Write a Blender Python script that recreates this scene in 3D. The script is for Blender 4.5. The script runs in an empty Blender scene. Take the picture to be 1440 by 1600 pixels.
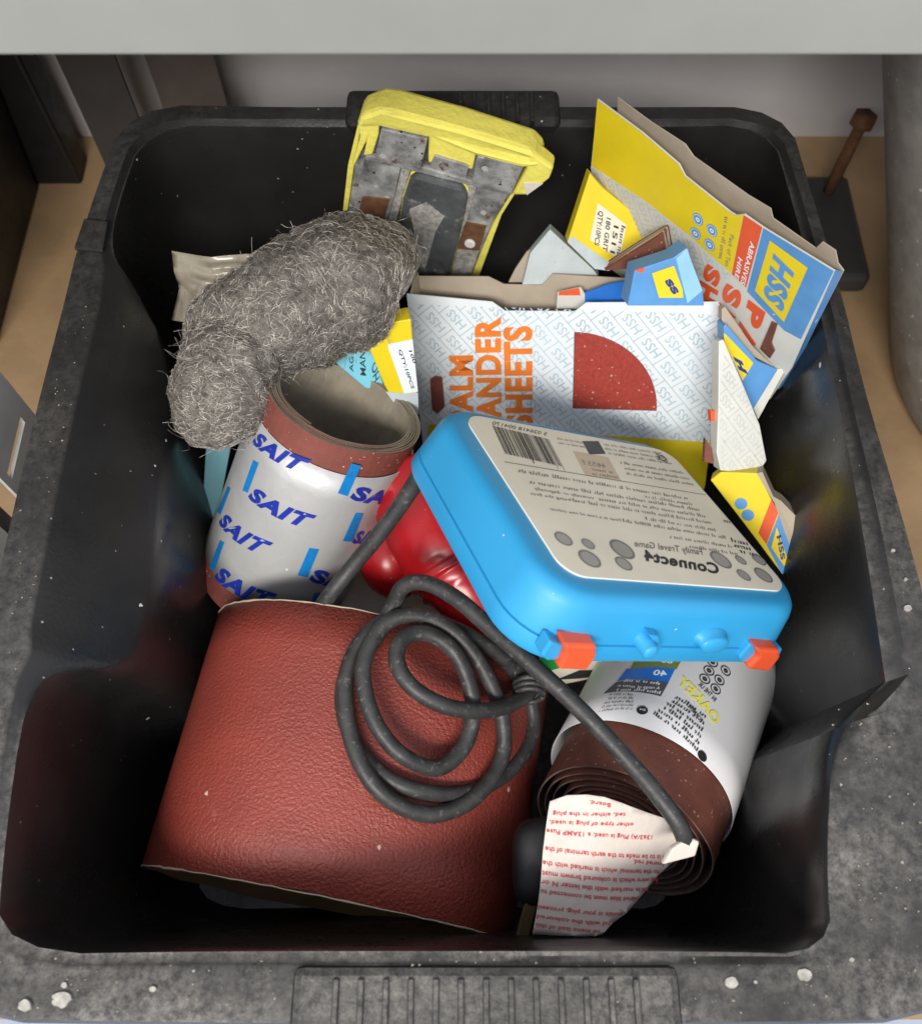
import bpy, bmesh, math, random
from mathutils import Vector, Matrix, noise
random.seed(7)
V = Vector
PI = math.pi
scene = bpy.context.scene
C = scene.collection

# ------------------------------------------------------------------ camera, light, exposure
CAM = V((0, .025, .717)); TILT = math.radians(65); FPX = 1440.0
cd = bpy.data.cameras.new('camera'); cam = bpy.data.objects.new('camera', cd); C.objects.link(cam)
cam.location = CAM; cam.rotation_euler = (math.radians(25), 0, 0)
cd.sensor_fit = 'HORIZONTAL'; cd.sensor_width = 36; cd.lens = 36
cd.clip_start = .01; cd.clip_end = 50
cd.dof.use_dof = True; cd.dof.focus_distance = .49; cd.dof.aperture_fstop = 13
scene.camera = cam
w = bpy.data.worlds.new('World'); scene.world = w; w.use_nodes = True
w.node_tree.nodes['Background'].inputs[0].default_value = (.86, .90, 1, 1)
w.node_tree.nodes['Background'].inputs[1].default_value = .78
def area(name, loc, target, sx, sy, power, col):
    l = bpy.data.lights.new(name, 'AREA'); l.shape = 'RECTANGLE'; l.size = sx; l.size_y = sy
    l.energy = power; l.color = col
    o = bpy.data.objects.new(name, l); C.objects.link(o); o.location = loc
    o.rotation_euler = (V(target) - V(loc)).to_track_quat('-Z', 'Y').to_euler(); return o
area('ceiling_tube_light', (-.25, -.95, 1.62), (0, .25, .2), 1.1, .3, 37, (1, .955, .89))
scene.view_settings.view_transform = 'Standard'; scene.view_settings.look = 'None'
scene.view_settings.exposure = .12; scene.view_settings.gamma = 1

# ------------------------------------------------------------------ pixel helpers (a pixel only gives a direction)
RX = V((1, 0, 0)); UP = V((0, math.sin(TILT), math.cos(TILT))); FW = V((0, math.cos(TILT), -math.sin(TILT)))
def ray(x, y): return FW + RX * ((x - 720) / FPX) - UP * ((y - 800) / FPX)
def PD(x, y, d): return CAM + ray(x, y) * d
def PZ(x, y, z):
    r = ray(x, y); return CAM + r * ((z - CAM.z) / r.z)
def crop(x0, y0, s): return lambda x, y: (x0 + x / s, y0 + y / s)
c4 = crop(620, 380, 1440 / 620); c5 = crop(880, 140, 1440 / 440); c6 = crop(620, 600, 1440 / 660)
c7 = crop(280, 540, 1440 / 440); c8 = crop(200, 930, 1440 / 660); co = crop(780, 980, 1415 / 460)
cs = crop(500, 140, 1440 / 400); cm = crop(780, 340, 4.5); cr = crop(1080, 480, 1257 / 220); cl = crop(480, 480, 1440 / 220)

class Plane:
    def __init__(s, o, X, Y): s.o = V(o); s.X = V(X).normalized(); s.Y = V(Y); s.Y = (s.Y - s.X * s.Y.dot(s.X)).normalized(); s.N = s.X.cross(s.Y)
    def uv(s, px):
        r = ray(*px); t = (s.o - CAM).dot(s.N) / r.dot(s.N); p = CAM + r * t - s.o
        return (p.dot(s.X), p.dot(s.Y))
    def pt(s, u, v, l=0): return s.o + s.X * u + s.Y * v + s.N * l
    def off(s, l): return Plane(s.o + s.N * l, s.X, s.Y)
class Cyl:
    def __init__(s, o, A, r):
        s.o = V(o); s.A = V(A).normalized(); s.r = r
        s.e1 = (CAM - s.o); s.e1 = (s.e1 - s.A * s.e1.dot(s.A)).normalized(); s.e2 = s.A.cross(s.e1)
    def uv(s, px):
        d = ray(*px); f = CAM - s.o
        dp = d - s.A * d.dot(s.A); fp = f - s.A * f.dot(s.A)
        a = dp.dot(dp); b = 2 * dp.dot(fp); c = fp.dot(fp) - s.r ** 2; q = b * b - 4 * a * c
        t = (-b - math.sqrt(max(q, 0))) / (2 * a); p = f + d * t
        return (math.atan2(p.dot(s.e2), p.dot(s.e1)) * s.r, p.dot(s.A))
    def pt(s, u, v, l=0):
        a = u / s.r; return s.o + s.A * v + (s.e1 * math.cos(a) + s.e2 * math.sin(a)) * (s.r + l)

# ------------------------------------------------------------------ materials
MATS = {}
def pmat(name, col, rough=.5, metal=0, var=.15, vs=25, bump=0, bs=300, spec=.5, specks=None, dust=None, coat=0, trans=0, blotch=None, sheen=0):
    """specks=(colour, cells per m, radius 0..1, share); dust=(colour, amount, noise scale) tints upward faces, more towards the front; blotch=(colour, scale, threshold)"""
    if name in MATS: return MATS[name]
    m = bpy.data.materials.new(name); m.use_nodes = True; nt = m.node_tree; N = nt.nodes; L = nt.links
    b = N['Principled BSDF']; tc = N.new('ShaderNodeTexCoord'); obc = tc.outputs['Object']
    def nz(scale, det=5, rgh=.6):
        n = N.new('ShaderNodeTexNoise'); n.inputs['Scale'].default_value = scale; n.inputs['Detail'].default_value = det
        n.inputs['Roughness'].default_value = rgh; L.new(obc, n.inputs['Vector']); return n.outputs['Fac']
    def ramp(sock, a, bb):
        r = N.new('ShaderNodeMapRange'); r.inputs[1].default_value = a; r.inputs[2].default_value = bb; r.clamp = True
        L.new(sock, r.inputs[0]); return r.outputs[0]
    def mixc(f, a, bb):
        x = N.new('ShaderNodeMix'); x.data_type = 'RGBA'
        if hasattr(f, 'links'): L.new(f, x.inputs[0])
        else: x.inputs[0].default_value = f
        for i, q in ((6, a), (7, bb)):
            if hasattr(q, 'links'): L.new(q, x.inputs[i])
            else: x.inputs[i].default_value = (*q, 1)
        return x.outputs[2]
    c = tuple(col)
    cur = mixc(ramp(nz(vs), .3, .7), tuple(k * (1 - var) for k in c), tuple(min(1, k * (1 + var)) for k in c))
    rs = None
    if blotch:
        f = ramp(nz(blotch[1], 8, .7), blotch[2], blotch[2] + .08); cur = mixc(f, cur, blotch[0])
    if dust:
        g = N.new('ShaderNodeNewGeometry'); sx = N.new('ShaderNodeSeparateXYZ'); L.new(g.outputs['Normal'], sx.inputs[0])
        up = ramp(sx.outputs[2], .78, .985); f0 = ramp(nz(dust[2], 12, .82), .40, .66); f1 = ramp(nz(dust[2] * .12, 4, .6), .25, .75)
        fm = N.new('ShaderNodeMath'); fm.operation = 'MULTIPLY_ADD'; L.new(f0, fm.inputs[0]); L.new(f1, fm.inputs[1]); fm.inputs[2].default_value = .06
        so_ = N.new('ShaderNodeSeparateXYZ'); L.new(obc, so_.inputs[0]); gy = N.new('ShaderNodeMapRange'); L.new(so_.outputs[1], gy.inputs[0]); gy.inputs[1].default_value = -.20; gy.inputs[2].default_value = .05; gy.inputs[3].default_value = 1.25; gy.inputs[4].default_value = .42  # tint strengthened towards the front, weakened towards the back
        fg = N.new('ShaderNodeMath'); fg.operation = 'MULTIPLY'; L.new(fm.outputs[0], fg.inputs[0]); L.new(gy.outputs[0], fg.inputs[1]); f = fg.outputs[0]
        mm = N.new('ShaderNodeMath'); mm.operation = 'MULTIPLY'; L.new(up, mm.inputs[0]); L.new(f, mm.inputs[1])
        m2 = N.new('ShaderNodeMath'); m2.operation = 'MULTIPLY'; L.new(mm.outputs[0], m2.inputs[0]); m2.inputs[1].default_value = dust[1]
        cur = mixc(m2.outputs[0], cur, dust[0])
        rs = m2.outputs[0]
    if specks:
        for sp in (specks if isinstance(specks, list) else [specks]):
            vo = N.new('ShaderNodeTexVoronoi'); vo.inputs['Scale'].default_value = sp[1]; vo.inputs['Randomness'].default_value = 1
            L.new(obc, vo.inputs['Vector'])
            wv = N.new('ShaderNodeMath'); wv.operation = 'MULTIPLY_ADD'; L.new(nz(sp[1] * 3, 2), wv.inputs[0]); wv.inputs[1].default_value = .35; L.new(vo.outputs['Distance'], wv.inputs[2]); wq = N.new('ShaderNodeMath'); wq.operation = 'SUBTRACT'; L.new(wv.outputs[0], wq.inputs[0]); wq.inputs[1].default_value = .175
            sz = N.new('ShaderNodeSeparateColor'); L.new(vo.outputs['Color'], sz.inputs[0])
            lim = N.new('ShaderNodeMath'); lim.operation = 'MULTIPLY_ADD'; L.new(ramp(sz.outputs[0], 1 - sp[3], 1), lim.inputs[0]); lim.inputs[1].default_value = sp[2]; lim.inputs[2].default_value = -.02
            lt = N.new('ShaderNodeMath'); lt.operation = 'LESS_THAN'; L.new(wq.outputs[0], lt.inputs[0]); L.new(lim.outputs[0], lt.inputs[1])
            cur = mixc(lt.outputs[0], cur, sp[0])
    L.new(cur, b.inputs['Base Color'])
    b.inputs['Metallic'].default_value = metal; b.inputs['Specular IOR Level'].default_value = spec
    rr = N.new('ShaderNodeMapRange'); L.new(nz(vs * 2.3), rr.inputs[0]); rr.inputs[1].default_value = .3; rr.inputs[2].default_value = .7
    rr.inputs[3].default_value = max(.03, rough - .08); rr.inputs[4].default_value = min(1, rough + .1)
    if rs:
        mx = N.new('ShaderNodeMath'); mx.operation = 'MAXIMUM'; L.new(rr.outputs[0], mx.inputs[0]); L.new(rs, mx.inputs[1]); L.new(mx.outputs[0], b.inputs['Roughness'])
    else: L.new(rr.outputs[0], b.inputs['Roughness'])
    b.inputs['Coat Weight'].default_value = coat; b.inputs['Transmission Weight'].default_value = trans
    if sheen: b.inputs['Sheen Weight'].default_value = sheen
    if bump:
        bp = N.new('ShaderNodeBump'); bp.inputs['Strength'].default_value = bump; bp.inputs['Distance'].default_value = .6 / bs
        L.new(nz(bs, 3, .55), bp.inputs['Height']); L.new(bp.outputs[0], b.inputs['Normal'])
    MATS[name] = m; return m
DUST = (.27, .25, .225)
M = dict(
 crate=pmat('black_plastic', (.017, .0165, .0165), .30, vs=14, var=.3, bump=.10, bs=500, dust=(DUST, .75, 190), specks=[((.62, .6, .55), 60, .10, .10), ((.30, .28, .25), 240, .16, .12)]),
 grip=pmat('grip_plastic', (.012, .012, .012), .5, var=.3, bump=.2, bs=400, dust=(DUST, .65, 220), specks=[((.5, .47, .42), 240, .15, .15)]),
 bin=pmat('bin_plastic', (.008, .008, .009), .5, var=.2),
 board=pmat('shelf_board', (.36, .235, .125), .6, vs=9, var=.22, bump=.1, bs=120),
 wall=pmat('painted_wall', (.62, .60, .60), .75, vs=5, var=.09, bump=.08, bs=60),
 steel=pmat('painted_steel', (.27, .275, .25), .38, vs=12, var=.06, bump=.03, bs=300, specks=((.7, .7, .68), 30, .1, .05)),
 zinc=pmat('zinc_steel', (.78, .78, .77), .4, metal=.1, vs=30, var=.1),
 bucket=pmat('grey_galvanised', (.27, .255, .235), .62, metal=.0, vs=60, var=.22, bump=.1, bs=350, specks=[((.58, .56, .52), 160, .25, .3)]),
 dark=pmat('dark_paint', (.035, .033, .032), .5, var=.2),
 brownpost=pmat('brown_post', (.10, .08, .07), .6, var=.2),
 rust=pmat('rust', (.13, .058, .024), .8, var=.4, vs=150),
 floor=pmat('pale_floor', (.52, .58, .70), .6, var=.12, vs=14),
 blue=pmat('blue_plastic', (.030, .325, .63), .40, vs=9, var=.05, bump=.02, bs=250, specks=[((.6, .74, .82), 150, .12, .06)], blotch=((.10, .33, .55), 30, .69)),
 orange=pmat('orange_plastic', (.80, .10, .035), .32, var=.06),
 label=pmat('aged_label', (.82, .76, .62), .5, vs=22, var=.07, blotch=((.56, .46, .33), 26, .69)),
 ink=pmat('black_ink', (.03, .03, .03), .5), inkgrey=pmat('grey_ink', (.20, .19, .18), .5), midgrey=pmat('counter_grey', (.36, .34, .31), .5), stamp=pmat('stamp_paper', (.60, .48, .36), .6),
 white=pmat('white_card', (.80, .85, .88), .42, vs=18, var=.04), offwhite=pmat('worn_card', (.66, .66, .61), .55, vs=35, var=.08),
 palecard=pmat('pale_card', (.50, .57, .59), .55, vs=45, var=.12),
 hss=pmat('pale_blue_ink', (.50, .63, .71), .45), hssgrey=pmat('pale_grey_ink', (.53, .56, .55), .55),
 kraft=pmat('kraft_board', (.42, .355, .275), .8, vs=40, var=.1, bump=.1, bs=500),
 yellow=pmat('yellow_card', (.80, .62, .015), .45, vs=25, var=.07, specks=((.75, .7, .5), 160, .12, .05)),
 dkyellow=pmat('yellow_paper', (.76, .68, .12), .7, vs=40, var=.12, bump=.3, bs=250, blotch=((.66, .63, .45), 40, .66)),
 pblue=pmat('print_blue', (.10, .30, .62), .42, vs=60, var=.1, specks=((.75, .8, .85), 110, .16, .14)),
 royal=pmat('royal_blue', (.02, .17, .62), .4), lblue=pmat('light_blue_card', (.28, .55, .80), .5, vs=40, var=.1),
 red=pmat('print_red', (.76, .105, .03), .42, vs=50, var=.06), porange=pmat('print_orange', (.86, .23, .035), .42, vs=80, var=.10),
 sait=pmat('ink_navy', (.015, .035, .33), .35, var=.2, vs=300), saitb=pmat('ink_blue', (.01, .20, .55), .35, var=.15, vs=300),
 silver=pmat('silver_wrapper', (.55, .55, .54), .38, metal=.3, vs=20, var=.08, bump=.07, bs=60, specks=[((.85, .85, .83), 130, .13, .06)]),
 wrap=pmat('white_wrapper', (.68, .68, .69), .36, vs=12, var=.03),
 grit=pmat('red_grit', (.21, .058, .042), .62, vs=60, var=.16, bump=.9, bs=1500, specks=[((.60, .36, .29), 420, .30, .35)]),
 brick=pmat('grit_printed', (.36, .045, .030), .6, vs=500, var=.25, specks=[((.62, .33, .27), 380, .30, .35)]),
 belt=pmat('belt_grit', (.255, .046, .032), .37, vs=14, var=.2, bump=.95, bs=600, blotch=((.40, .20, .15), 34, .66), specks=[((.62, .45, .36), 90, .12, .08)]),
 darkgrit=pmat('brown_grit', (.175, .058, .038), .6, vs=60, var=.2, bump=.9, bs=1600, specks=[((.50, .27, .2), 420, .30, .35)]),
 backing=pmat('cloth_backing', (.27, .235, .18), .8, vs=70, var=.2, bump=.2, bs=900), tan=pmat('tan_backing', (.30, .18, .09), .75, vs=30, var=.15),
 purple=pmat('roll_edge', (.17, .115, .10), .75, vs=200, var=.25),
 rubber=pmat('black_rubber', (.036, .036, .035), .48, vs=90, var=.4, bump=.15, bs=700, blotch=((.11, .107, .10), 260, .57)),
 paper=pmat('tag_paper', (.66, .59, .53), .75, vs=30, var=.06, bump=.15, bs=120), redink=pmat('red_ink', (.58, .06, .08), .6),
 brass=pmat('brass', (.30, .22, .12), .4, metal=.7, var=.2),
 redplastic=pmat('red_plastic', (.42, .010, .014), .28, vs=20, var=.12, specks=((.6, .4, .4), 200, .1, .04)),
 green=pmat('green_card', (.02, .30, .055), .4, var=.1), cyan=pmat('cyan_film', (.19, .58, .74), .4, var=.06),
 greydust=pmat('dusty_grey', (.30, .275, .25), .85, vs=30, var=.25, specks=((.06, .05, .05), 120, .13, .10)),
 teal=pmat('teal_film', (.12, .27, .31), .4, var=.15),
 bag=pmat('clear_bag', (.47, .42, .33), .22, vs=25, var=.2, trans=.35),
 alu=pmat('worn_aluminium', (.36, .36, .355), .40, metal=.35, vs=75, var=.65, bump=.3, bs=300, blotch=((.16, .065, .025), 70, .58), specks=[((.62, .60, .56), 150, .35, .4), ((.05, .05, .05), 260, .3, .3)]),
 pad=pmat('worn_pad', (.085, .09, .095), .5, vs=40, var=.5, bump=.2, bs=200, blotch=((.45, .45, .43), 30, .56)),
 scuff=pmat('scuffed_metal', (.40, .385, .36), .6, metal=.2, vs=300, var=.45, bump=.5, bs=700),
 wool=pmat('steel_wool', (.13, .117, .103), .6, metal=.2, vs=260, var=.6, bump=1, bs=900), fibre=pmat('steel_fibre', (.56, .515, .46), .36, metal=.65, vs=200, var=.3),
 navy=pmat('navy_print', (.02, .05, .22), .4), olive=pmat('olive_print', (.17, .22, .05), .4), dgrey=pmat('charcoal_print', (.09, .09, .10), .4), logoy=pmat('logo_yellow', (.80, .76, .10), .4), plaster=pmat('plaster_spot', (.36, .345, .31), .8, vs=400, var=.3), cork=pmat('debris', (.42, .36, .27), .85),
)

# ------------------------------------------------------------------ object helpers
def thing(name, label, cat, loc, group=None):
    o = bpy.data.objects.new(name, None); C.objects.link(o); o.location = V(loc); o.empty_display_size = .02
    o['label'] = label; o['category'] = cat
    if group: o['group'] = group
    return o
def root(o):
    while o.parent: o = o.parent
    return o
def mesh(name, verts, faces, mats, parent=None, smooth=False, mi=None, kind=None, bevel=0):
    """verts in world space; a part's own space is its thing's"""
    off = root(parent).location if parent else V((0, 0, 0))
    me = bpy.data.meshes.new(name); me.from_pydata([V(v) - off for v in verts], [], faces)
    for m in (mats if isinstance(mats, (list, tuple)) else [mats]): me.materials.append(M[m] if isinstance(m, str) else m)
    if mi:
        for p, k in zip(me.polygons, mi): p.material_index = k
    if smooth:
        for p in me.polygons: p.use_smooth = True
    me.validate(); me.update()
    o = bpy.data.objects.new(name, me); C.objects.link(o); o.parent = parent
    if kind: o['kind'] = kind
    if bevel:
        b = o.modifiers.new('edge', 'BEVEL'); b.width = bevel; b.segments = 2; b.limit_method = 'ANGLE'; b.harden_normals = False
    return o
def fixn(o):
    bm = bmesh.new(); bm.from_mesh(o.data); bmesh.ops.recalc_face_normals(bm, faces=bm.faces); bm.to_mesh(o.data); bm.free(); return o
def tag(o, label, cat, group=None):
    o['label'] = label; o['category'] = cat
    if group: o['group'] = group
    return o
def struct(o): o['kind'] = 'structure'; return o
def box(name, lo, hi, mat, parent=None, bevel=0):
    x0, y0, z0 = lo; x1, y1, z1 = hi
    v = [(x0, y0, z0), (x1, y0, z0), (x1, y1, z0), (x0, y1, z0), (x0, y0, z1), (x1, y0, z1), (x1, y1, z1), (x0, y1, z1)]
    return mesh(name, v, [(3, 2, 1, 0), (4, 5, 6, 7), (0, 1, 5, 4), (1, 2, 6, 5), (2, 3, 7, 6), (3, 0, 4, 7)], mat, parent, bevel=bevel)
def prism(name, S, poly, l0, l1, mat, parent, bevel=0, wob=0):
    """solid with outline poly in surface S's (u,v), from lift l0 to l1"""
    a = sum(p[0] * q[1] - q[0] * p[1] for p, q in zip(poly, poly[1:] + poly[:1]))
    if a < 0: poly = poly[::-1]
    n = len(poly); v = [S.pt(*p, l0) for p in poly] + [S.pt(p[0], p[1], l1 + (random.uniform(-wob, wob) if wob else 0)) for p in poly]
    f = [tuple(range(n))[::-1], tuple(range(n, 2 * n))] + [(i, (i + 1) % n, n + (i + 1) % n, n + i) for i in range(n)]
    return mesh(name, v, f, mat, parent, bevel=bevel)
def pxs(S, pts): return [S.uv(p) for p in pts]
def sweep(name, pts, rad, mat, parent=None, seg=12, smooth=True, caps=True):
    """tube through pts with radius list"""
    pts = [V(p) for p in pts]; n = len(pts); rad = rad if isinstance(rad, (list, tuple)) else [rad] * n
    vs, fs = [], []; prev = None
    for i, p in enumerate(pts):
        t = (pts[min(i + 1, n - 1)] - pts[max(i - 1, 0)]).normalized()
        if prev is None: a = t.orthogonal().normalized()
        else: a = (prev - t * prev.dot(t)).normalized()
        prev = a; b = t.cross(a)
        for k in range(seg): an = 2 * PI * k / seg; vs.append(p + (a * math.cos(an) + b * math.sin(an)) * rad[i])
    for i in range(n - 1):
        for k in range(seg): fs.append((i * seg + k, i * seg + (k + 1) % seg, (i + 1) * seg + (k + 1) % seg, (i + 1) * seg + k))
    if caps: fs += [tuple(range(seg))[::-1], tuple(range((n - 1) * seg, n * seg))]
    return mesh(name, vs, fs, mat, parent, smooth)
def catmull(P, n=8):
    P = [V(p) for p in P]; out = []
    for i in range(len(P) - 1):
        a, b, c, d = P[max(i - 1, 0)], P[i], P[i + 1], P[min(i + 2, len(P) - 1)]
        for k in range(n):
            t = k / n; out.append(.5 * ((2 * b) + (c - a) * t + (2 * a - 5 * b + 4 * c - d) * t * t + (3 * b - a - 3 * c + d) * t ** 3))
    return out + [P[-1]]
# flat print: triangles in (u,v) laid a hair above a surface
TXT = {}
def text_tris(s, bold=0, res=3):
    k = (s, bold, res)
    if k in TXT: return TXT[k]
    cu = bpy.data.curves.new('lettering', 'FONT'); cu.body = s; cu.resolution_u = res; cu.offset = bold; cu.space_character = 1.0 + bold * 2
    o = bpy.data.objects.new('lettering', cu); C.objects.link(o); dg = bpy.context.evaluated_depsgraph_get()
    e = o.evaluated_get(dg); me = e.to_mesh(); me.calc_loop_triangles()
    vs = [(v.co.x, v.co.y) for v in me.vertices]; tr = [[vs[i] for i in t.vertices] for t in me.loop_triangles]
    e.to_mesh_clear(); bpy.data.objects.remove(o); bpy.data.curves.remove(cu)
    xs = [p[0] for t in tr for p in t]; x0, x1 = (min(xs), max(xs)) if xs else (0, 1); cap = .78
    TXT[k] = [[((p[0] - x0) / (x1 - x0), p[1] / cap) for p in t] for t in tr]; return TXT[k]
def clip(poly, convex):
    out = poly
    for i in range(len(convex)):
        a, b = convex[i], convex[(i + 1) % len(convex)]; inp, out = out, []
        side = lambda p: (b[0] - a[0]) * (p[1] - a[1]) - (b[1] - a[1]) * (p[0] - a[0])
        for j in range(len(inp)):
            p, q = inp[j - 1], inp[j]; sp, sq = side(p), side(q)
            if (sp < 0) != (sq < 0): t = sp / (sp - sq); out.append((p[0] + (q[0] - p[0]) * t, p[1] + (q[1] - p[1]) * t))
            if sq >= 0: out.append(q)
        if not out: return []
    return out
class Print:
    """collects flat print for one ink on one surface"""
    def __init__(s, S, lift): s.S, s.l, s.v, s.f = S, lift, [], []
    def poly(s, uv):
        if len(uv) < 3: return s
        a = sum(p[0] * q[1] - q[0] * p[1] for p, q in zip(uv, uv[1:] + uv[:1]))
        if a < 0: uv = uv[::-1]
        n = len(s.v); s.v += [s.S.pt(*p, s.l) for p in uv]; s.f.append(tuple(range(n, n + len(uv)))); return s
    def px(s, pts):
        q = pxs(s.S, pts)
        if not isinstance(s.S, Cyl): return s.poly(q)
        if sum(p[0] * r_[1] - r_[0] * p[1] for p, r_ in zip(q, q[1:] + q[:1])) < 0: q = q[::-1]
        a, b = min(p[0] for p in q), max(p[0] for p in q); lo, hi = min(p[1] for p in q) - 1, max(p[1] for p in q) + 1; k = a
        while k < b: s.poly(clip(q, [(k, lo), (k + .003, lo), (k + .003, hi), (k, hi)])); k += .003
        return s
    def text(s, t, p0, p1, pc, bold=0, res=3, px=True, clipto=None):
        """baseline start p0, baseline end p1, top of first capital pc"""
        if px: p0, p1, pc = s.S.uv(p0), s.S.uv(p1), s.S.uv(pc)
        ax, ay = p1[0] - p0[0], p1[1] - p0[1]; bx, by = pc[0] - p0[0], pc[1] - p0[1]
        for tr in text_tris(t, bold, res):
            q = [(p0[0] + ax * a + bx * b, p0[1] + ay * a + by * b) for a, b in tr]
            if clipto:
                if sum(p[0] * r[1] - r[0] * p[1] for p, r in zip(q, q[1:] + q[:1])) < 0: q = q[::-1]
                q = clip(q, clipto)
            s.poly(q)
        return s
    def marks(s, p0, p1, pc, px=True):
        """a row of print too small to read in the photograph: broken strokes, no words"""
        if px: p0, p1, pc = s.S.uv(p0), s.S.uv(p1), s.S.uv(pc)
        rnd = random.Random(int(abs(p0[0] * 1e6 + p0[1] * 7e5))); L_ = math.hypot(p1[0] - p0[0], p1[1] - p0[1]); h = math.hypot(pc[0] - p0[0], pc[1] - p0[1])
        ax, ay = (p1[0] - p0[0]) / L_, (p1[1] - p0[1]) / L_; bx, by = pc[0] - p0[0], pc[1] - p0[1]; x = 0; left = rnd.randint(2, 8)
        W = lambda a, b: (p0[0] + ax * a + bx * b, p0[1] + ay * a + by * b)
        while x < L_:
            wd = h * rnd.uniform(.16, .3); top = rnd.choice((.62, .62, .66, 1)); s.poly([W(x, 0), W(x + wd, 0), W(x + wd, top), W(x, top)])
            if rnd.random() < .6: m = rnd.choice((0, .46)); s.poly([W(x + wd, m), W(x + h * .45, m), W(x + h * .45, m + .16), W(x + wd, m + .16)])
            x += h * .55; left -= 1
            if left == 0: x += h * .5; left = rnd.randint(2, 8)
        return s
    def line(s, a, b, wd):
        d = V((b[0] - a[0], b[1] - a[1])); n = V((-d.y, d.x)).normalized() * wd / 2
        return s.poly([(a[0] - n.x, a[1] - n.y), (b[0] - n.x, b[1] - n.y), (b[0] + n.x, b[1] + n.y), (a[0] + n.x, a[1] + n.y)])
    def ring(s, c, r0, r1, n=20, sq=1):
        for k in range(n):
            a, b = 2 * PI * k / n, 2 * PI * (k + 1) / n
            P = lambda r, t: (c[0] + r * math.cos(t), c[1] + r * sq * math.sin(t))
            s.poly([P(r0, a), P(r1, a), P(r1, b), P(r0, b)] if r0 else [c, P(r1, a), P(r1, b)])
        return s
    def done(s, name, mat, parent): return mesh(name, s.v, s.f, mat, parent) if s.v else None
def hss_pattern(S, poly, lift, mat, parent, cell=.021, row=.0125, ang=-50, hole=None):
    """diagonal rows of small boxed letters over a panel"""
    a = sum(p[0] * q[1] - q[0] * p[1] for p, q in zip(poly, poly[1:] + poly[:1]))
    if a < 0: poly = poly[::-1]
    P = Print(S, lift); us = [p[0] for p in poly]; vs_ = [p[1] for p in poly]
    cx, cy = (min(us) + max(us)) / 2, (min(vs_) + max(vs_)) / 2; R = math.hypot(max(us) - min(us), max(vs_) - min(vs_)) / 2
    an = math.radians(ang); dx = (math.cos(an), math.sin(an)); dy = (-dx[1], dx[0])
    W = lambda s, t: (cx + dx[0] * s + dy[0] * t, cy + dx[1] * s + dy[1] * t)
    def cl(q):
        if sum(p[0] * r[1] - r[0] * p[1] for p, r in zip(q, q[1:] + q[:1])) < 0: q = q[::-1]
        return clip(q, poly)
    for j in range(-int(R / row) - 1, int(R / row) + 2):
        t = j * row; P.poly(cl([W(-R, t), W(R, t), W(R, t + .0007), W(-R, t + .0007)]))
        sh = (j % 3) * cell / 3
        for i in range(-int(R / cell) - 2, int(R / cell) + 2):
            s0 = i * cell + sh; P.poly(cl([W(s0, t), W(s0 + .0007, t), W(s0 + .0007, t + row), W(s0, t + row)]))
            p0, p1, pc = W(s0 + cell * .86, t + row * .78), W(s0 + cell * .16, t + row * .78), W(s0 + cell * .86, t + row * .22)
            if (W(s0, t)[0] - cx) ** 2 + (W(s0, t)[1] - cy) ** 2 > (R + cell) ** 2: continue
            P.text('HSS', p0, p1, pc, bold=.012, res=2, px=False, clipto=poly)
    return P.done('letter_pattern', mat, parent)

# ------------------------------------------------------------------ setting
SH = .05
struct(box('shelf_board', (-.9, -.02, SH - .025), (.9, .745, SH), 'board'))
struct(box('back_wall', (-1.2, .745, -.6), (1.2, .80, 1.6), 'wall'))
struct(box('floor', (-1.5, -1.6, -.62), (1.5, .745, -.6), 'floor'))
# upper shelf over the crate
t = thing('upper_shelf', 'grey painted metal shelf with folded front edge above the crate', 'shelf', (0, .297, .5))
box('front_edge', (-.8, .297, .4995), (.8, .3005, .545), 'steel', t, bevel=.0012)
box('shelf_tray', (-.8, .3005, .536), (.8, .74, .5395), 'steel', t)
box('return_lip', (-.8, .3005, .4995), (.8, .318, .5015), 'steel', t)
# posts against the back wall
t = thing('shelf_post', 'dark grey metal shelf post against the back wall', 'post', (-.33, .70, SH))
a = PZ(222, 130, .19)
def wallpost(nm, lab, x0, x1, y0, y1, mat):
    t = thing(nm, lab, 'post', ((x0 + x1) / 2, (y0 + y1) / 2, SH))
    box('front_flange', (x0, y0, SH), (x1, y0 + .003, .9), mat, t); box('side_flange', (x0, y0 + .003, SH), (x0 + .003, y1, .9), mat, t)
bpy.data.objects.remove(t)
wallpost('shelf_post', 'dark grey angled metal post standing behind the crate', -.318, -.272, .655, .69, 'dark')
wallpost('wall_post', 'brownish grey post against the wall beside the dark post', -.262, -.205, .69, .73, 'brownpost')
# neighbouring black bin, left
t = thing('storage_bin', 'plain black plastic bin on the shelf beyond the slotted metal upright', 'bin', (-.5, .5, SH))
q1, q2 = PZ(62, 292, SH), PZ(2, 520, SH)
v = []
for z, s in ((SH, 0), (.34, .035)):
    v += [(q2.x + s, q2.y - .02, z), (q1.x + s, q1.y, z), (-.80, q1.y, z), (-.80, q2.y - .02, z)]
fixn(mesh('body', v, [(0, 1, 2, 3), (4, 5, 6, 7), (0, 1, 5, 4), (1, 2, 6, 5), (2, 3, 7, 6), (3, 0, 4, 7)], 'bin', t, bevel=.006))
a, b = PZ(60, 290, SH), PZ(130, 282, SH)
box('corner_foot', (a.x - .05, a.y + .001, SH), (b.x, a.y + .035, .36), 'bin', t, bevel=.003)
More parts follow.
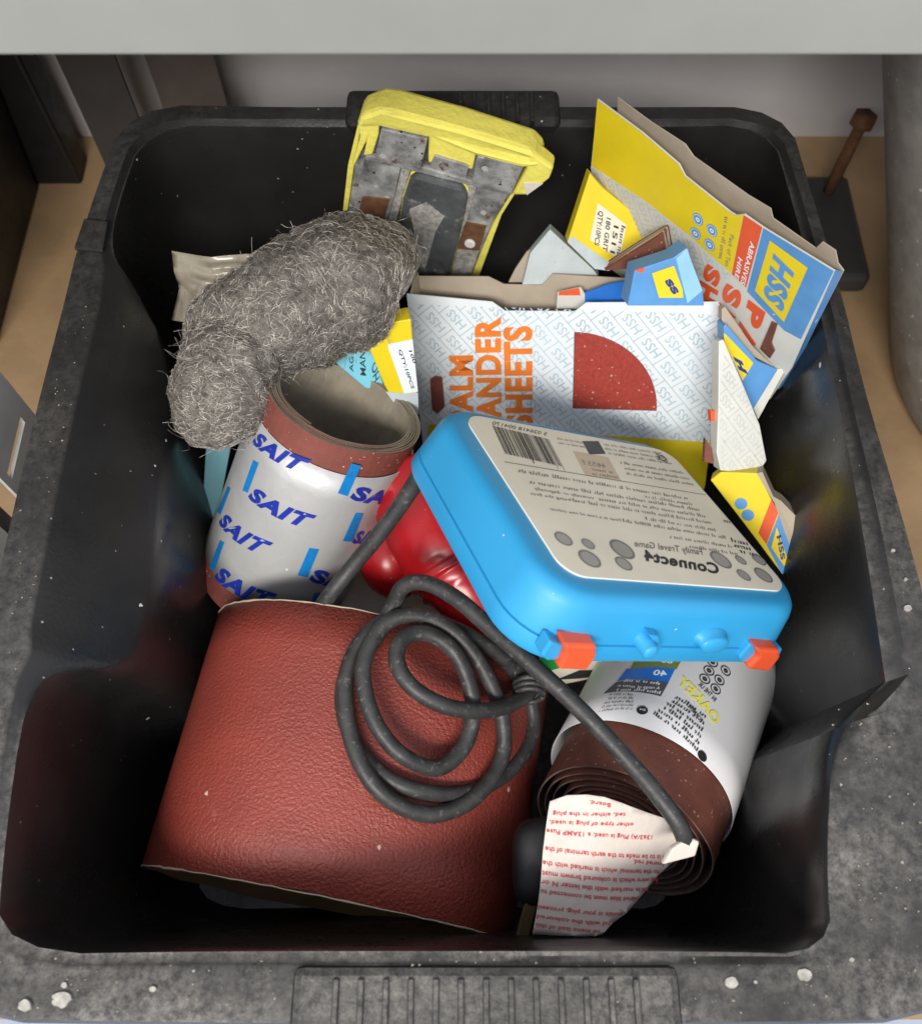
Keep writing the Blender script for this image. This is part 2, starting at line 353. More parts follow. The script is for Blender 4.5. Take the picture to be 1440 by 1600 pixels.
# slotted upright, left
t = thing('slotted_upright', 'light grey slotted metal upright beside the crate', 'upright', (-.28, .25, SH))
def slotted(name, o, ux, wd, slots, z0, z1):
    ux = V(ux).normalized(); v, f = [], []; nrm = ux.cross(V((0, 0, 1)))
    def quad(u0, u1, a, b):
        n = len(v)
        for th in (0, .002):
            for (u, z) in ((u0, a), (u1, a), (u1, b), (u0, b)): v.append(V(o) + ux * u + nrm * th + V((0, 0, z - o[2])))
        f.extend([(n + 3, n + 2, n + 1, n), (n + 4, n + 5, n + 6, n + 7), (n, n + 1, n + 5, n + 4), (n + 1, n + 2, n + 6, n + 5), (n + 2, n + 3, n + 7, n + 6), (n + 3, n, n + 4, n + 7)])
    z = z0
    while z < z1:
        for (dz, s0, s1) in slots:
            if dz and s0 is None: quad(0, wd, z, z + dz)
            else: quad(0, s0, z, z + dz); quad(s1, wd, z, z + dz)
            z += dz
    return mesh(name, v, f, 'zinc', t)
slotted('side_flange', (-.264, .264, SH), (0, 1, 0), .055, [(.024, None, 0), (.0065, .006, .044), (.016, None, 0), (.008, .008, .018)], SH, .5)
slotted('front_flange', (-.280, .196, SH), (0, 1, 0), .056, [(.022, None, 0), (.008, .030, .042), (.018, None, 0), (.006, .012, .040)], SH, .5)
box('web', (-.290, .2525, SH), (-.2785, .2635, .5), 'dark', t)
# grey bucket, right
t = thing('drum', 'grey speckled drum standing right of the crate', 'drum', (.49, .45, SH))
def lathe(name, o, prof, mat, parent, seg=64):
    v, f = [], []; n = len(prof)
    for r, z in prof:
        for k in range(seg): an = 2 * PI * k / seg; v.append((o[0] + r * math.cos(an), o[1] + r * math.sin(an), z))
    for i in range(n - 1):
        for k in range(seg): f.append((i * seg + k, i * seg + (k + 1) % seg, (i + 1) * seg + (k + 1) % seg, (i + 1) * seg + k))
    return mesh(name, v, f, mat, parent, True)
vs, fs = [], []
PR = [(.02, SH + .001), (.135, SH + .001), (.142, SH + .006), (.145, SH + .015), (.146, .12), (.147, .20), (.148, .28), (.149, .37), (.146, .382), (.137, .384), (.02, .383)]
for rr, z in PR:
    f = (z - SH) / .28
    for k in range(72): an = 2 * PI * k / 72; vs.append((.514 - .098 * f + rr * math.cos(an), .452 + .125 * f + rr * math.sin(an), z))
for i in range(len(PR) - 1):
    for k in range(72): fs.append((i * 72 + k, i * 72 + (k + 1) % 72, (i + 1) * 72 + (k + 1) % 72, (i + 1) * 72 + k))
fs += [tuple(range(72))[::-1], tuple(range((len(PR) - 1) * 72, len(PR) * 72))]
mesh('shell', vs, fs, 'bucket', t, True)
# rusty clamp behind the crate, right
q = PZ(1312, 262, .10)
t = thing('clamp_screw', 'rusty bolt with flat head standing in a dark clamp', 'bolt', (q.x, q.y, SH))
lathe('shank', (q.x, q.y), [(0, SH + .02), (.0055, SH + .02), (.0053, .125), (.005, .15)], 'rust', t, 16)
lathe('head', (q.x, q.y), [(0, .149), (.0105, .149), (.0112, .151), (.0105, .157), (0, .158)], 'rust', t, 6)
box('clamp_body', (q.x - .022, q.y - .10, SH), (q.x + .022, q.y + .02, .072), 'dark', t, bevel=.005)

# ------------------------------------------------------------------ crate
crate = thing('crate', 'dusty black plastic stacking crate full of abrasives', 'crate', (0, .25, SH))
K = [  # outer xy, inner xy, lip z, share of the flat top
 ((-.120, .504), (-.120, .484), .296, .8), ((-.212, .506), (-.196, .486), .296, .8), ((-.221, .425), (-.2035, .42), .296, .8), ((-.2225, .390), (-.202, .386), .296, .8),
 ((-.2235, .383), (-.190, .372), .286, .60), ((-.224, .345), (-.170, .334), .262, .42), ((-.226, .28), (-.166, .275), .258, .38), ((-.226, .19), (-.163, .183), .258, .36), ((-.225, .155), (-.166, .150), .262, .38),
 ((-.225, .147), (-.192, .142), .288, .7), ((-.2255, .126), (-.200, .126), .294, .8), ((-.224, .06), (-.195, .06), .296, .8), ((-.222, -.004), (-.189, .021), .296, .8),
 ((-.10, -.006), (-.10, .0225), .296, .8), ((0, -.006), (0, .0225), .296, .8), ((.10, -.006), (.10, .0225), .296, .8), ((.212, -.004), (.150, .021), .296, .85),
 ((.218, .06), (.153, .055), .296, .85), ((.222, .10), (.164, .100), .294, .85), ((.224, .128), (.170, .113), .292, .8), ((.225, .142), (.196, .134), .294, .7),
 ((.222, .22), (.200, .22), .295, .7), ((.2165, .30), (.2005, .30), .295, .7), ((.216, .36), (.2005, .36), .295, .7), ((.211, .43), (.197, .43), .295, .7), ((.206, .504), (.192, .486), .296, .8), ((.12, .504), (.12, .484), .296, .8), ((0, .504), (0, .484), .296, .8)]
def chaikin(seq, it=2):
    for _ in range(it):
        o = []
        for i in range(len(seq)):
            a, b = seq[i], seq[(i + 1) % len(seq)]
            o += [[x * .75 + y * .25 for x, y in zip(a, b)], [x * .25 + y * .75 for x, y in zip(a, b)]]
        seq = o
    return seq
crisp = {19, 20}
KK = chaikin([[*o, *i, z, m] for n_, (o, i, z, m) in enumerate(K) for _ in range(2 if n_ in crisp else 1)], 2)
def jit(x, y, s=.0006): return s * noise.noise(V((x * 40, y * 40, 3)))
loops = []
CY = .25
def add(fn): loops.append([V(fn(*k)) for k in KK])
add(lambda ox, oy, ix, iy, z, m: ((ox * .985) * .90, CY + (oy - CY) * .90, SH + .0005))                       # outer foot
add(lambda ox, oy, ix, iy, z, m: ((ox * .985) * .965, CY + (oy - CY) * .965, .258))
add(lambda ox, oy, ix, iy, z, m: (ox * .998, CY + (oy - CY) * .998, .256))
add(lambda ox, oy, ix, iy, z, m: (ox, oy, .260))
add(lambda ox, oy, ix, iy, z, m: (ox, oy, .2935))
add(lambda ox, oy, ix, iy, z, m: (ox * .994, CY + (oy - CY) * .994, .298 + jit(ox, oy)))
add(lambda ox, oy, ix, iy, z, m: (ox + (ix - ox) * m * .9, oy + (iy - oy) * m * .9, .300 + jit(ox, iy)))
add(lambda ox, oy, ix, iy, z, m: (ox + (ix - ox) * m, oy + (iy - oy) * m, .2988 + jit(ox, iy)))
add(lambda ox, oy, ix, iy, z, m: (ox + (ix - ox) * (.5 + m / 2) , oy + (iy - oy) * (.5 + m / 2), (.2985 + z) / 2))
add(lambda ox, oy, ix, iy, z, m: (ox + (ix - ox) * .96, oy + (iy - oy) * .96, z + .0015))
add(lambda ox, oy, ix, iy, z, m: (ix, iy, z - .002))
for q in (.995, .98, .965, .95, .935): add(lambda ox, oy, ix, iy, z, m, q=q: (ix * q, CY + (iy - CY) * q, z - .006 - (1 - q) / .065 * .205))
add(lambda ox, oy, ix, iy, z, m: (ix * .90, CY + (iy - CY) * .90, SH + .012))
n = len(KK); vs = [p for l in loops for p in l]; fs = []
for i in range(len(loops) - 1):
    for k in range(n): fs.append((i * n + k, i * n + (k + 1) % n, (i + 1) * n + (k + 1) % n, (i + 1) * n + k))
fs += [tuple(range(n)), tuple(range((len(loops) - 1) * n, len(loops) * n))[::-1]]
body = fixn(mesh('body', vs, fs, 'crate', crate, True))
em = body.modifiers.new('e', 'EDGE_SPLIT'); em.split_angle = math.radians(38)
def grip(y0, y1, x0, x1, z0, z1, nr):
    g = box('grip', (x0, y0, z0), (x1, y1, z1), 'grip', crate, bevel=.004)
    for k in range(nr):
        x = x0 + .018 + (x1 - x0 - .036) * k / (nr - 1)
        box('rib', (x - .0013, y0 - .0008, z1 - .004), (x + .0013, y1 - .005, z1 + .0016), 'grip', g, bevel=.0006)
grip(-.024, .0165, -.068, .088, .262, .3025, 13)
grip(.484, .513, -.072, .062, .275, .3035, 12)
# short cracked tab on the left rim
prism('rim_tab', Plane((0, 0, .3005), (1, 0, 0), (0, 1, 0)), [(-.2215, .3845), (-.2045, .3825), (-.205, .405), (-.2195, .407)], 0, .0028, 'crate', crate, bevel=.001)

# ------------------------------------------------------------------ rolled abrasive helpers
def rolled(name, o, A, prof, length, mat, parent, th=.0009, e=None, flare=0, wob=0, slant=0):
    """a strip whose cross section is the polyline prof (2D, wound outward), extruded along A"""
    A = V(A).normalized(); e1 = V(e) if e else V((1, 0, 0)); e1 = (e1 - A * e1.dot(A)).normalized(); e2 = A.cross(e1)
    n = len(prof); v, f, mi = [], [], []; NL = 7
    nr = []
    for i in range(n):
        d = V(prof[min(i + 1, n - 1)]) - V(prof[max(i - 1, 0)]); nr.append(V((d.y, -d.x)).normalized())
    for side in (0, 1):
        for j in range(NL):
            s = j / (NL - 1)
            for i, p in enumerate(prof):
                q = V(p) - nr[i] * th * side; k = 1 + flare * (1 - s); sl = slant * (1 - s) * q.y
                l = s * length + (wob * noise.noise(V((i * .13, j, 1.7))) if j in (0, NL - 1) else 0)
                v.append(V(o) + A * (l + sl) + (e1 * q.x + e2 * q.y) * k)
    for side in (0, 1):
        for j in range(NL - 1):
            for i in range(n - 1):
                b = side * NL * n + j * n + i; q = (b, b + 1, b + n + 1, b + n); f.append(q if side == 0 else q[::-1]); mi.append(side)
    b2 = NL * n
    for j in (0, NL - 1):
        for i in range(n - 1): b = j * n + i; f.append((b, b + b2, b + b2 + 1, b + 1) if j == 0 else (b + 1, b + b2 + 1, b + b2, b)); mi.append(2)
    for i in (0, n - 1):
        for j in range(NL - 1): b = j * n + i; f.append((b, b + n, b + n + b2, b + b2)); mi.append(2)
    return mesh(name, v, f, mat, parent, False, mi)
def spiral(r0, r1, turns, n=60, jx=0, a0=0):
    N = int(turns * n); return [((r0 + (r1 - r0) * i / N + jx * noise.noise(V((i * .09, 2.2, 0)))) * math.cos(a0 + 2 * PI * i / n), (r0 + (r1 - r0) * i / N + jx * noise.noise(V((i * .09, 2.2, 0)))) * math.sin(a0 + 2 * PI * i / n)) for i in range(N + 1)]

# ------------------------------------------------------------------ wide red sanding belt
BF, BB = V((-.074, .043, .158)), V((-.048, .187, .158)); BA, BBz, BT = .104, .081, math.radians(-9)
def belt_xz(t):
    c, s = math.cos(t), math.sin(t); c = math.copysign(abs(c) ** .92, c); s = math.copysign(abs(s) ** .92, s)
    x, z = BA * c, BBz * s; return (x * math.cos(BT) - z * math.sin(BT), x * math.sin(BT) + z * math.cos(BT))
t = thing('sanding_belt', 'wide loop of red sanding belt lying under the coiled cable', 'sanding belt', (BF.x, .11, .07))
bp = [belt_xz(2 * PI * k / 120) for k in range(121)]
ax = (BB - BF)
o = rolled('belt_loop', BF, ax, [(x, -z) for x, z in bp][::-1], ax.length, ['belt', 'tan', 'purple'], t, .0016, e=(1, 0, 0), wob=.0018, slant=-.035)
for p in o.data.polygons: p.use_smooth = p.material_index < 2
def belt_top(x, y):
    f = (y - BF.y) / (BB.y - BF.y); cx = BF.x + (BB.x - BF.x) * f; best = BF.z
    for k in range(1, 60):
        a, b = belt_xz(PI * k / 60 + .25), belt_xz(PI * (k + 1) / 60 + .25)
        if min(a[0], b[0]) <= x - cx <= max(a[0], b[0]): best = max(best, BF.z + a[1])
    return best
AX = ax.normalized(); E1 = (V((1, 0, 0)) - AX * AX.x).normalized()
for nm, l0, k0, k1 in (('frayed_edge', 0, 4, 58), ('frayed_edge', ax.length, 4, 58)):
    pts = []
    for k in range(k0, k1):
        x, z = belt_xz(2 * PI * k / 120); pts.append(BF + AX * (l0 + (.035 * z if l0 == 0 else 0) + .0006 * noise.noise(V((k * .7, l0 * 9, 0)))) + E1 * x + V((0, 0, z + .0002)))
    sweep(nm, pts, [.0003 + .0008 * abs(noise.noise(V((k * .9, 3, l0)))) for k in range(len(pts))], 'cork', t, 6)
# worn scrape marks on its face, and marker writing inside
for pts in ([c8(1080, 865), c8(1100, 885), c8(1150, 930), c8(1100, 925)], [c8(1150, 890), c8(1230, 925), c8(1290, 975), c8(1210, 950)], [c8(330, 140), c8(365, 120), c8(350, 200), c8(320, 250)], [c8(680, 75), c8(705, 75), c8(708, 125), c8(685, 130)]): pass
P = Print(Plane((-.07, .046, .0805), (1, 0, 0), (0, 1, .12)), 0)
P.text('NM', c8(880, 1160), c8(1015, 1155), c8(882, 1095), bold=.03)
P.done('marker_writing', 'ink', t)

# ------------------------------------------------------------------ silver wrapped roll
so = PD(540, 628, .535); sb = PD(424, 905, .615); sA = (sb - so); sL = sA.length; sR = .0478
t = thing('abrasive_roll', 'brown abrasive roll in a silver wrapper with blue lettering', 'abrasive roll', sb)
o = rolled('rolled_sheet', so, sA, spiral(.0395, sR, 6.3, 56, .0005, 2.0), sL, ['grit', 'backing', 'backing'], t, .0009, wob=.0012)
SC = Cyl(so, sA, sR + .0009)
wr = [((sR + .0009) * math.cos(2 * PI * k / 90), (sR + .0009) * math.sin(2 * PI * k / 90)) for k in range(91)]
A_ = sA.normalized(); o = rolled('wrapper', so + A_ * .0165, sA, wr, sL - .034, ['silver', 'white', 'white'], t, .0004)
for p in o.data.polygons: p.use_smooth = True
def logo(bar, s0, s1, st):
    if bar: Print(SC, .0004).px([c7(*b) for b in bar]).done('blue_bar', 'saitb', t)
    Print(SC, .0004).text('SAIT', c7(*s0), c7(*s1), c7(st[0] + (s1[0] - s0[0]) * .06, st[1] + (s1[1] - s0[1]) * .06), bold=.05).done('brand_lettering', 'sait', t)
logo(None, (375, 490), (610, 640), (405, 430))
logo([(380, 585), (408, 600), (352, 752), (325, 740)], (352, 770), (640, 925), (385, 712))
logo([(250, 720), (264, 730), (212, 866), (196, 850)], (205, 900), (410, 1060), (235, 845))
logo([(210, 995), (232, 1008), (182, 1150), (156, 1138)], (180, 1180), (440, 1330), (212, 1118))
logo([(880, 600), (928, 612), (860, 768), (810, 752)], (868, 775), (1150, 800), (905, 708))
logo([(900, 853), (940, 856), (884, 1000), (834, 997)], (880, 1005), (1100, 1035), (905, 940))
logo([(664, 1033), (714, 1040), (655, 1183), (604, 1172)], (660, 1193), (900, 1205), (690, 1132))
logo([(690, 1262), (722, 1260), (690, 1365), (650, 1365)], (730, 1395), (960, 1400), (760, 1335))

# ------------------------------------------------------------------ loose roll with white wrapper
ro = PD(968, 1300, .495); rb = PD(1092, 1010, .60); rA = rb - ro; rL = rA.length; rR = .0515
t = thing('abrasive_roll', 'loosely wound brown abrasive roll in a white printed wrapper', 'abrasive roll', rb)
rolled('rolled_sheet', ro, rA, spiral(.021, rR, 7.2, 56, .0016, 1.0), rL, ['darkgrit', 'purple', 'purple'], t, .0009, wob=.002)
wo = ro + rA.normalized() * .030
wr = [((rR + .0012) * math.cos(2 * PI * k / 90), (rR + .0012) * math.sin(2 * PI * k / 90)) for k in range(91)]
o = rolled('wrapper', wo, rA, wr, rL - .032, ['wrap', 'white', 'white'], t, .0004)
for p in o.data.polygons: p.use_smooth = True
RC = Cyl(ro, rA, rR + .0012)
P = Print(RC, .0003); P.px([co(655, 150), co(880, 150), co(850, 205), co(628, 205)]); P.done('olive_band', 'olive', t)
P = Print(RC, .0003); P.px([co(610, 205), co(845, 200), co(812, 268), co(565, 262)]); P.done('blue_band', 'royal', t)
P = Print(RC, .0003); P.px([co(560, 268), co(812, 268), co(775, 335), co(500, 322)]); P.done('charcoal_band', 'dgrey', t)
P = Print(RC, .0005); P.text('OAKEY', co(1035, 478), co(850, 270), co(1062, 440), bold=.04); P.done('brand_lettering', 'logoy', t)
P = Print(RC, .0005)
P.text('FORMERLY', co(965, 462), co(890, 372), co(978, 446), bold=.01); P.text('IN THE UK', co(1030, 362), co(950, 280), co(1045, 345), bold=.01)
for k in range(6): P.marks(co(945 + k * 8, 600 - k * 32), co(740 + k * 22, 425 - k * 15), co(955 + k * 8, 584 - k * 32))
for k in range(5): P.marks(co(640, 400 - k * 17), co(480 + k * 12, 412 - k * 20), co(644, 390 - k * 17))
for (x, y) in ((1022, 172), (1085, 212), (1005, 212), (1055, 257), (985, 252), (1037, 300)):
    P.ring(RC.uv(co(x, y)), .0027, .0033); P.ring(RC.uv(co(x, y)), .0004, .0015, 8)
for (x, y) in ((686, 403), (972, 622)): P.ring(RC.uv(co(x, y)), 0, .0030, 16)
P.done('fine_print', 'ink', t)
P = Print(RC, .0005)
P.text('A range of', co(768, 303), co(660, 296), co(774, 289), bold=.01); P.marks(co(650, 295), co(570, 288), co(653, 283))
for k in (0, 2): P.marks(co(770 - k * 2, 325 - k * 22), co(560 + k * 18, 312 - k * 22), co(776, 311 - k * 22))
P.text('EN', co(700, 406), co(674, 401), co(702, 396), bold=.03)
P.text('40', co(800, 240), co(735, 232), co(812, 212), bold=.03); P.text('80', co(830, 178), co(775, 172), co(838, 158), bold=.03)
P.done('pale_print', 'white', t)

# ------------------------------------------------------------------ blue travel game case
LX, LY = V((.828, .149, -.541)), V((-.371, .869, -.329)); LO = V((.0445, .1652, .3526))
S = Plane(LO, LX, LY); LW, LH = .15, .119
cx0, cx1, cy0, cy1 = -.0165, .158, -.0155, .1285; TH = .040
case = thing('game_case', 'blue plastic travel game case with orange latches and a worn label', 'game case', S.pt(.07, .055, -TH))
def rrect(x0, x1, y0, y1, r, n=8):
    o = []
    for cx, cy, a in ((x1 - r, y1 - r, 0), (x0 + r, y1 - r, 90), (x0 + r, y0 + r, 180), (x1 - r, y0 + r, 270)):
        for k in range(n + 1): an = math.radians(a + 90 * k / n); o.append((cx + r * math.cos(an), cy + r * math.sin(an)))
    return o
prof = [(.0105, -.0006), (.0065, -.0004), (.0040, -.0016), (.0018, -.0042), (.0006, -.0085), (-.0018, -.0262), (-.0018, -.0272), (-.0008, -.0276), (-.0008, -.0282), (-.0020, -.0286), (-.0030, -.0365), (-.0018, -.0395), (.003, -.040)]
vs, fs = [], []
for ins, z in [(a_, b_ * .86) for a_, b_ in prof]:
    for (u, v_) in rrect(cx0 + ins, cx1 - ins, cy0 + ins, cy1 - ins, .026 - ins * .6): vs.append(S.pt(u, v_, z))
n = 36
for i in range(len(prof) - 1):
    for k in range(n): fs.append((i * n + k, (i + 1) * n + k, (i + 1) * n + (k + 1) % n, i * n + (k + 1) % n))
fs += [tuple(range(n)), tuple(range((len(prof) - 1) * n, len(prof) * n))[::-1]]
o = fixn(mesh('shell', vs, fs, 'blue', case, True)); em = o.modifiers.new('e', 'EDGE_SPLIT'); em.split_angle = math.radians(50)
# label
lab = prism('label', S, rrect(0, LW, 0, LH, .012), -.0006, .0003, 'label', case)
PK, PG, PM = Print(S, .0005), Print(S, .0005), Print(S, .0005)
PK.text('Connect4', c6(1098, 650), c6(842, 603), c6(1090, 612), bold=.035, res=4)
PG.text('Family Travel Game', c6(1040, 585), c6(808, 556), c6(1036, 562), bold=.01)
for (x, y, r) in ((566, 530, .0047), (650, 548, .0036), (766, 566, .0068), (655, 598, .0058), (771, 615, .0046), (1102, 602, .0064), (1170, 603, .0035), (1232, 601, .0045), (1180, 654, .0042), (1247, 654, .0056)):
    c = S.uv(c6(x, y)); Print(S, .0005).ring(c, 0, r * .80, 20).done('counter_picture', 'midgrey', case); PG.ring(c, r * .80, r, 20)
# bar code, logo block, rules and body copy
random.seed(3)
a, b = S.uv(c6(322, 140)), S.uv(c6(520, 188)); dn = S.uv(c6(368, 240)); ux, uy = b[0] - a[0], b[1] - a[1]; vx, vy = dn[0] - a[0], dn[1] - a[1]
k = 0
while k < .97:
    wd = random.choice((.008, .008, .016, .024)); p = lambda s, q: (a[0] + ux * s + vx * q, a[1] + uy * s + vy * q)
    e = 1.12 if random.random() < .15 else 1
    PK.poly([p(k, .04), p(k + wd, .04), p(k + wd, e), p(k, e)]); k += wd + random.choice((.008, .014, .02))
PK.text('5 026418 004170', c6(508, 178), c6(322, 140), c6(511, 166))
PK.px([c6(630, 197), c6(685, 197), c6(710, 240), c6(655, 242)])
PK.line(S.uv(c6(365, 268)), S.uv(c6(1050, 380)), .0004)
pst = Print(S, .0004).px([c6(598, 230), c6(718, 252), c6(764, 333), c6(640, 312)]); pst.done('stamp', 'stamp', case)
PG.text('44/55 F', c6(712, 290), c6(630, 276), c6(706, 272)); PG.marks(c6(735, 308), c6(660, 296), c6(731, 297)); PG.marks(c6(752, 325), c6(662, 312), c6(748, 314))
PG.ring(S.uv(c6(905, 258)), .0026, .0032, 14)
PK.text('CE', c6(918, 268), c6(885, 258), c6(912, 246), bold=.01)
def row(x0, x1, y, h=11, sl=.163, words=None, wx=0):
    """upside-down body copy from x0 (right) to x1; a readable phrase closes the row from wx on"""
    Y = lambda x, d=0: c6(x, y + sl * (x - 800) + d)
    e = wx if words else x1
    if x0 - e > 20: PG.marks(Y(x0), Y(e), c6(x0 - 5, y + sl * (x0 - 800) - h))
    if words: PG.text(words, Y(wx - 8), Y(x1), c6(wx - 13, y + sl * (wx - 808) - h), bold=.008, res=1)
for a in ((1160, 990, 528), (1140, 930, 506), (1120, 520, 478, 11, .163, 'Four in a row of one colour', 770), (1085, 850, 458), (1070, 455, 436, 11, .163, 'being the first', 600), (1050, 468, 417, 11, .163, 'vertically or diagonally', 680), (1030, 440, 398), (1005, 850, 383), (990, 415, 366)): row(*a)
for a in ((1010, 780, 314, 9), (995, 770, 297, 9), (975, 760, 280, 9), (935, 720, 254, 8), (920, 710, 240, 8), (900, 700, 226, 8), (640, 548, 246, 7), (632, 545, 232, 7)): row(*a)
PK.marks(c6(1225, 590), c6(1170, 578), c6(1220, 576)); PK.marks(c6(1205, 570), c6(1150, 558), c6(1200, 556)); PK.marks(c6(1195, 552), c6(1130, 538), c6(1190, 538)); PK.marks(c6(1135, 478), c6(1112, 473), c6(1130, 466))
PK.done('black_print', 'ink', case); PG.done('grey_print', 'inkgrey', case)
# latches and pegs on the front side wall
FS = Plane(S.pt(0, cy0 - .0008, 0), LX, S.N)
def wedge(name, px, l0, l1, mat, par, bevel=.0012): return prism(name, FS, pxs(FS, px), l0, l1, mat, par, bevel)
def latch(px_lug, px_body):
    lug = wedge('hinge_lug', px_lug, -.004, .004, 'blue', case); wedge('latch', px_body, -.002, .0075, 'orange', case, .0016)
latch([c6(478, 905), c6(510, 855), c6(556, 868), c6(540, 915), c6(500, 922)], [c6(545, 845), c6(655, 850), c6(652, 890), c6(622, 935), c6(524, 930), c6(548, 880)])
latch([c6(1150, 915), c6(1190, 868), c6(1300, 885), c6(1285, 915), c6(1160, 930)], [c6(1195, 865), c6(1275, 872), c6(1278, 895), c6(1240, 945), c6(1165, 935), c6(1205, 895)])
def peg(p, r, l, sx=1, rings=5, name='peg'):
    u, v_ = FS.uv(p); vs, fs = [], []; pr = [(r * 1.25, -.003), (r * 1.2, .001), (r, .0018)] + [(r * math.cos(k * PI / 2 / rings), l - r * .45 + r * .45 * math.sin(k * PI / 2 / rings)) for k in range(rings)]
    for rr, z in pr:
        for k in range(20): an = 2 * PI * k / 20; vs.append(FS.pt(u + rr * sx * math.cos(an), v_ + rr * math.sin(an), z))
    for i in range(len(pr) - 1):
        for k in range(20): fs.append((i * 20 + k, i * 20 + (k + 1) % 20, (i + 1) * 20 + (k + 1) % 20, (i + 1) * 20 + k))
    fs.append(tuple(range((len(pr) - 1) * 20, len(pr) * 20))); mesh(name, vs, fs, 'blue', case, True)
peg(c6(832, 868), .0040, .010); peg(c6(1065, 865), .0052, .007, 1.7, 6, 'catch_bump')
wedge('peg_guard', [c6(840, 830), c6(875, 835), c6(885, 870), c6(872, 892), c6(850, 895), c6(862, 865)], -.002, .005, 'blue', case, .001)

# ------------------------------------------------------------------ cartons
def carton(S, front_px, wd, dp, hgt, mats, root_o, u0=0, top=None, backup=.004):
    """open carton: traced front panel, plain side, back and bottom panels behind it. S origin at the top left of the front, v downward is negative"""
    th = .0007
    fr = prism('front_panel', S, pxs(S, front_px) if front_px else [(u0, 0), (u0 + wd, 0), (u0 + wd, -hgt), (u0, -hgt)], -th, 0, mats[0], root_o)
    prism('inner_liner', S, [(u0 + .001, -.012), (u0 + wd - .001, -.012), (u0 + wd - .001, -hgt), (u0 + .001, -hgt)], -th - .0006, -th - .0001, 'kraft', fr)
    prism('back_panel', S, [(u0, backup), (u0 + wd * .2, backup), (u0 + wd * .24, backup - .006), (u0 + wd * .6, backup - .006), (u0 + wd * .64, backup), (u0 + wd, backup), (u0 + wd, -hgt), (u0, -hgt)], -dp, -dp + th, mats[1], root_o)
    for x in (u0, u0 + wd - th):
        T = Plane(S.pt(x, 0, 0), -S.N, S.Y); prism('side_panel', T, [(.0007, 0), (dp - .0007, backup * .6), (dp - .0007, -hgt), (.0007, -hgt)], 0, th, mats[2], root_o)
    B = Plane(S.pt(u0, -hgt, 0), S.X, -S.N); prism('bottom_panel', B, [(0, 0), (wd, 0), (wd, dp), (0, dp)], 0, th, mats[1], root_o)
    return fr
# front white carton
FX, FY = V((.97, -.172, .171)), V((-.081, .437, .896)); FO = V((-.0358, .4046, .2374))
S1 = Plane(FO, FX, FY)
t = thing('sandpaper_carton', 'open white carton with orange lettering and a red quarter circle window', 'carton', S1.pt(.1, -.125, 0), 'printed sandpaper cartons')
br = S1.uv((1104, 760)); bl = (S1.uv((652, 621))[0] + .0, br[1])
fp = [c4(35, 183), c4(345, 212), c4(392, 245), c4(645, 247), c4(686, 215), c4(1195, 212)]
poly = pxs(S1, fp) + [(S1.uv(c4(1118, 860))[0], -.140), (S1.uv(c4(78, 580))[0] - .001, -.140)]
fr = prism('front_panel', S1, poly, -.0007, 0, 'white', t)
prism('inner_liner', S1, [(.004, -.014), (.198, -.012), (.198, -.137), (.006, -.137)], -.0014, -.0008, 'kraft', fr)
prism('back_panel', S1, [(.001, .001), (.05, .002), (.06, -.003), (.085, -.003), (.092, .005), (.195, .001), (.2, -.003), (.2, -.14), (.004, -.14)], -.024, -.0233, 'kraft', t)
for x, nm in ((.002, 'side_panel'), (.1985, 'side_panel')):
    T = Plane(S1.pt(x, 0, 0), -S1.N, S1.Y); prism(nm, T, [(.0008, -.003), (.012, .003), (.0232, .004), (.0232, -.138), (.0008, -.138)], 0, .0007, 'kraft', t)
# yellow base band, pattern, letters, window
yb = S1.uv(c4(1135, 722))[1]
clipP = [(poly[0][0] + .002, -.004), (poly[5][0] - .001, -.006), (S1.uv(c4(1140, 715))[0] - .001, yb), (S1.uv(c4(78, 580))[0] + .002, yb)]
clipP = [(poly[0][0] + .001, -.0075), (.1985, -.0075), (.1985 + .003, yb), (.001, yb)]
hss_pattern(S1, clipP, .0002, 'hss', t, .0205, .0128, -52)
Print(S1, .0003).poly([(poly[0][0] + .004, yb), (S1.uv(c4(1140, 715))[0], yb), (poly[6][0], -.14), (poly[7][0] + .001, -.14)]).done('yellow_band', 'yellow', t)
P = Print(S1, .0005)
P.text('PALM', c4(272, 655), c4(272, 405), c4(188, 655), bold=.045, res=4); P.text('SANDER', c4(375, 675), c4(372, 266), c4(286, 675), bold=.045, res=4); P.text('SHEETS', c4(487, 668), c4(485, 298), c4(389, 668), bold=.045, res=4)
P.done('orange_lettering', 'porange', t)
a, b, c_ = S1.uv(c4(646, 322)), S1.uv(c4(640, 596)), S1.uv(c4(941, 605))
arc = [b] + [(b[0] + (c_[0] - b[0]) * math.cos(k * PI / 2 / 24) + (a[0] - b[0]) * math.sin(k * PI / 2 / 24), b[1] + (c_[1] - b[1]) * math.cos(k * PI / 2 / 24) + (a[1] - b[1]) * math.sin(k * PI / 2 / 24)) for k in range(25)]
big = [(b[0] + (p[0] - b[0]) * 1.012 - .0005, b[1] + (p[1] - b[1]) * 1.012 - .0005) for p in arc]
Print(S1, .0004).poly(big).done('window_edge', 'dgrey', t); Print(S1, .0006).poly(arc).done('abrasive_window', 'brick', t)
prism('abrasive_strip', S1, pxs(S1, [c4(122, 490), c4(140, 478), c4(165, 482), c4(175, 590), c4(150, 615), c4(130, 600)]), .0004, .002, 'grit', t, bevel=.0005)
S1b = S1.off(-.013); prism('spare_sheets', S1b, pxs(S1b, [cm(600, 530), cm(760, 470), cm(1140, 400), cm(1165, 500), cm(1165, 640), cm(600, 640)]), -.002, 0, 'royal', t)
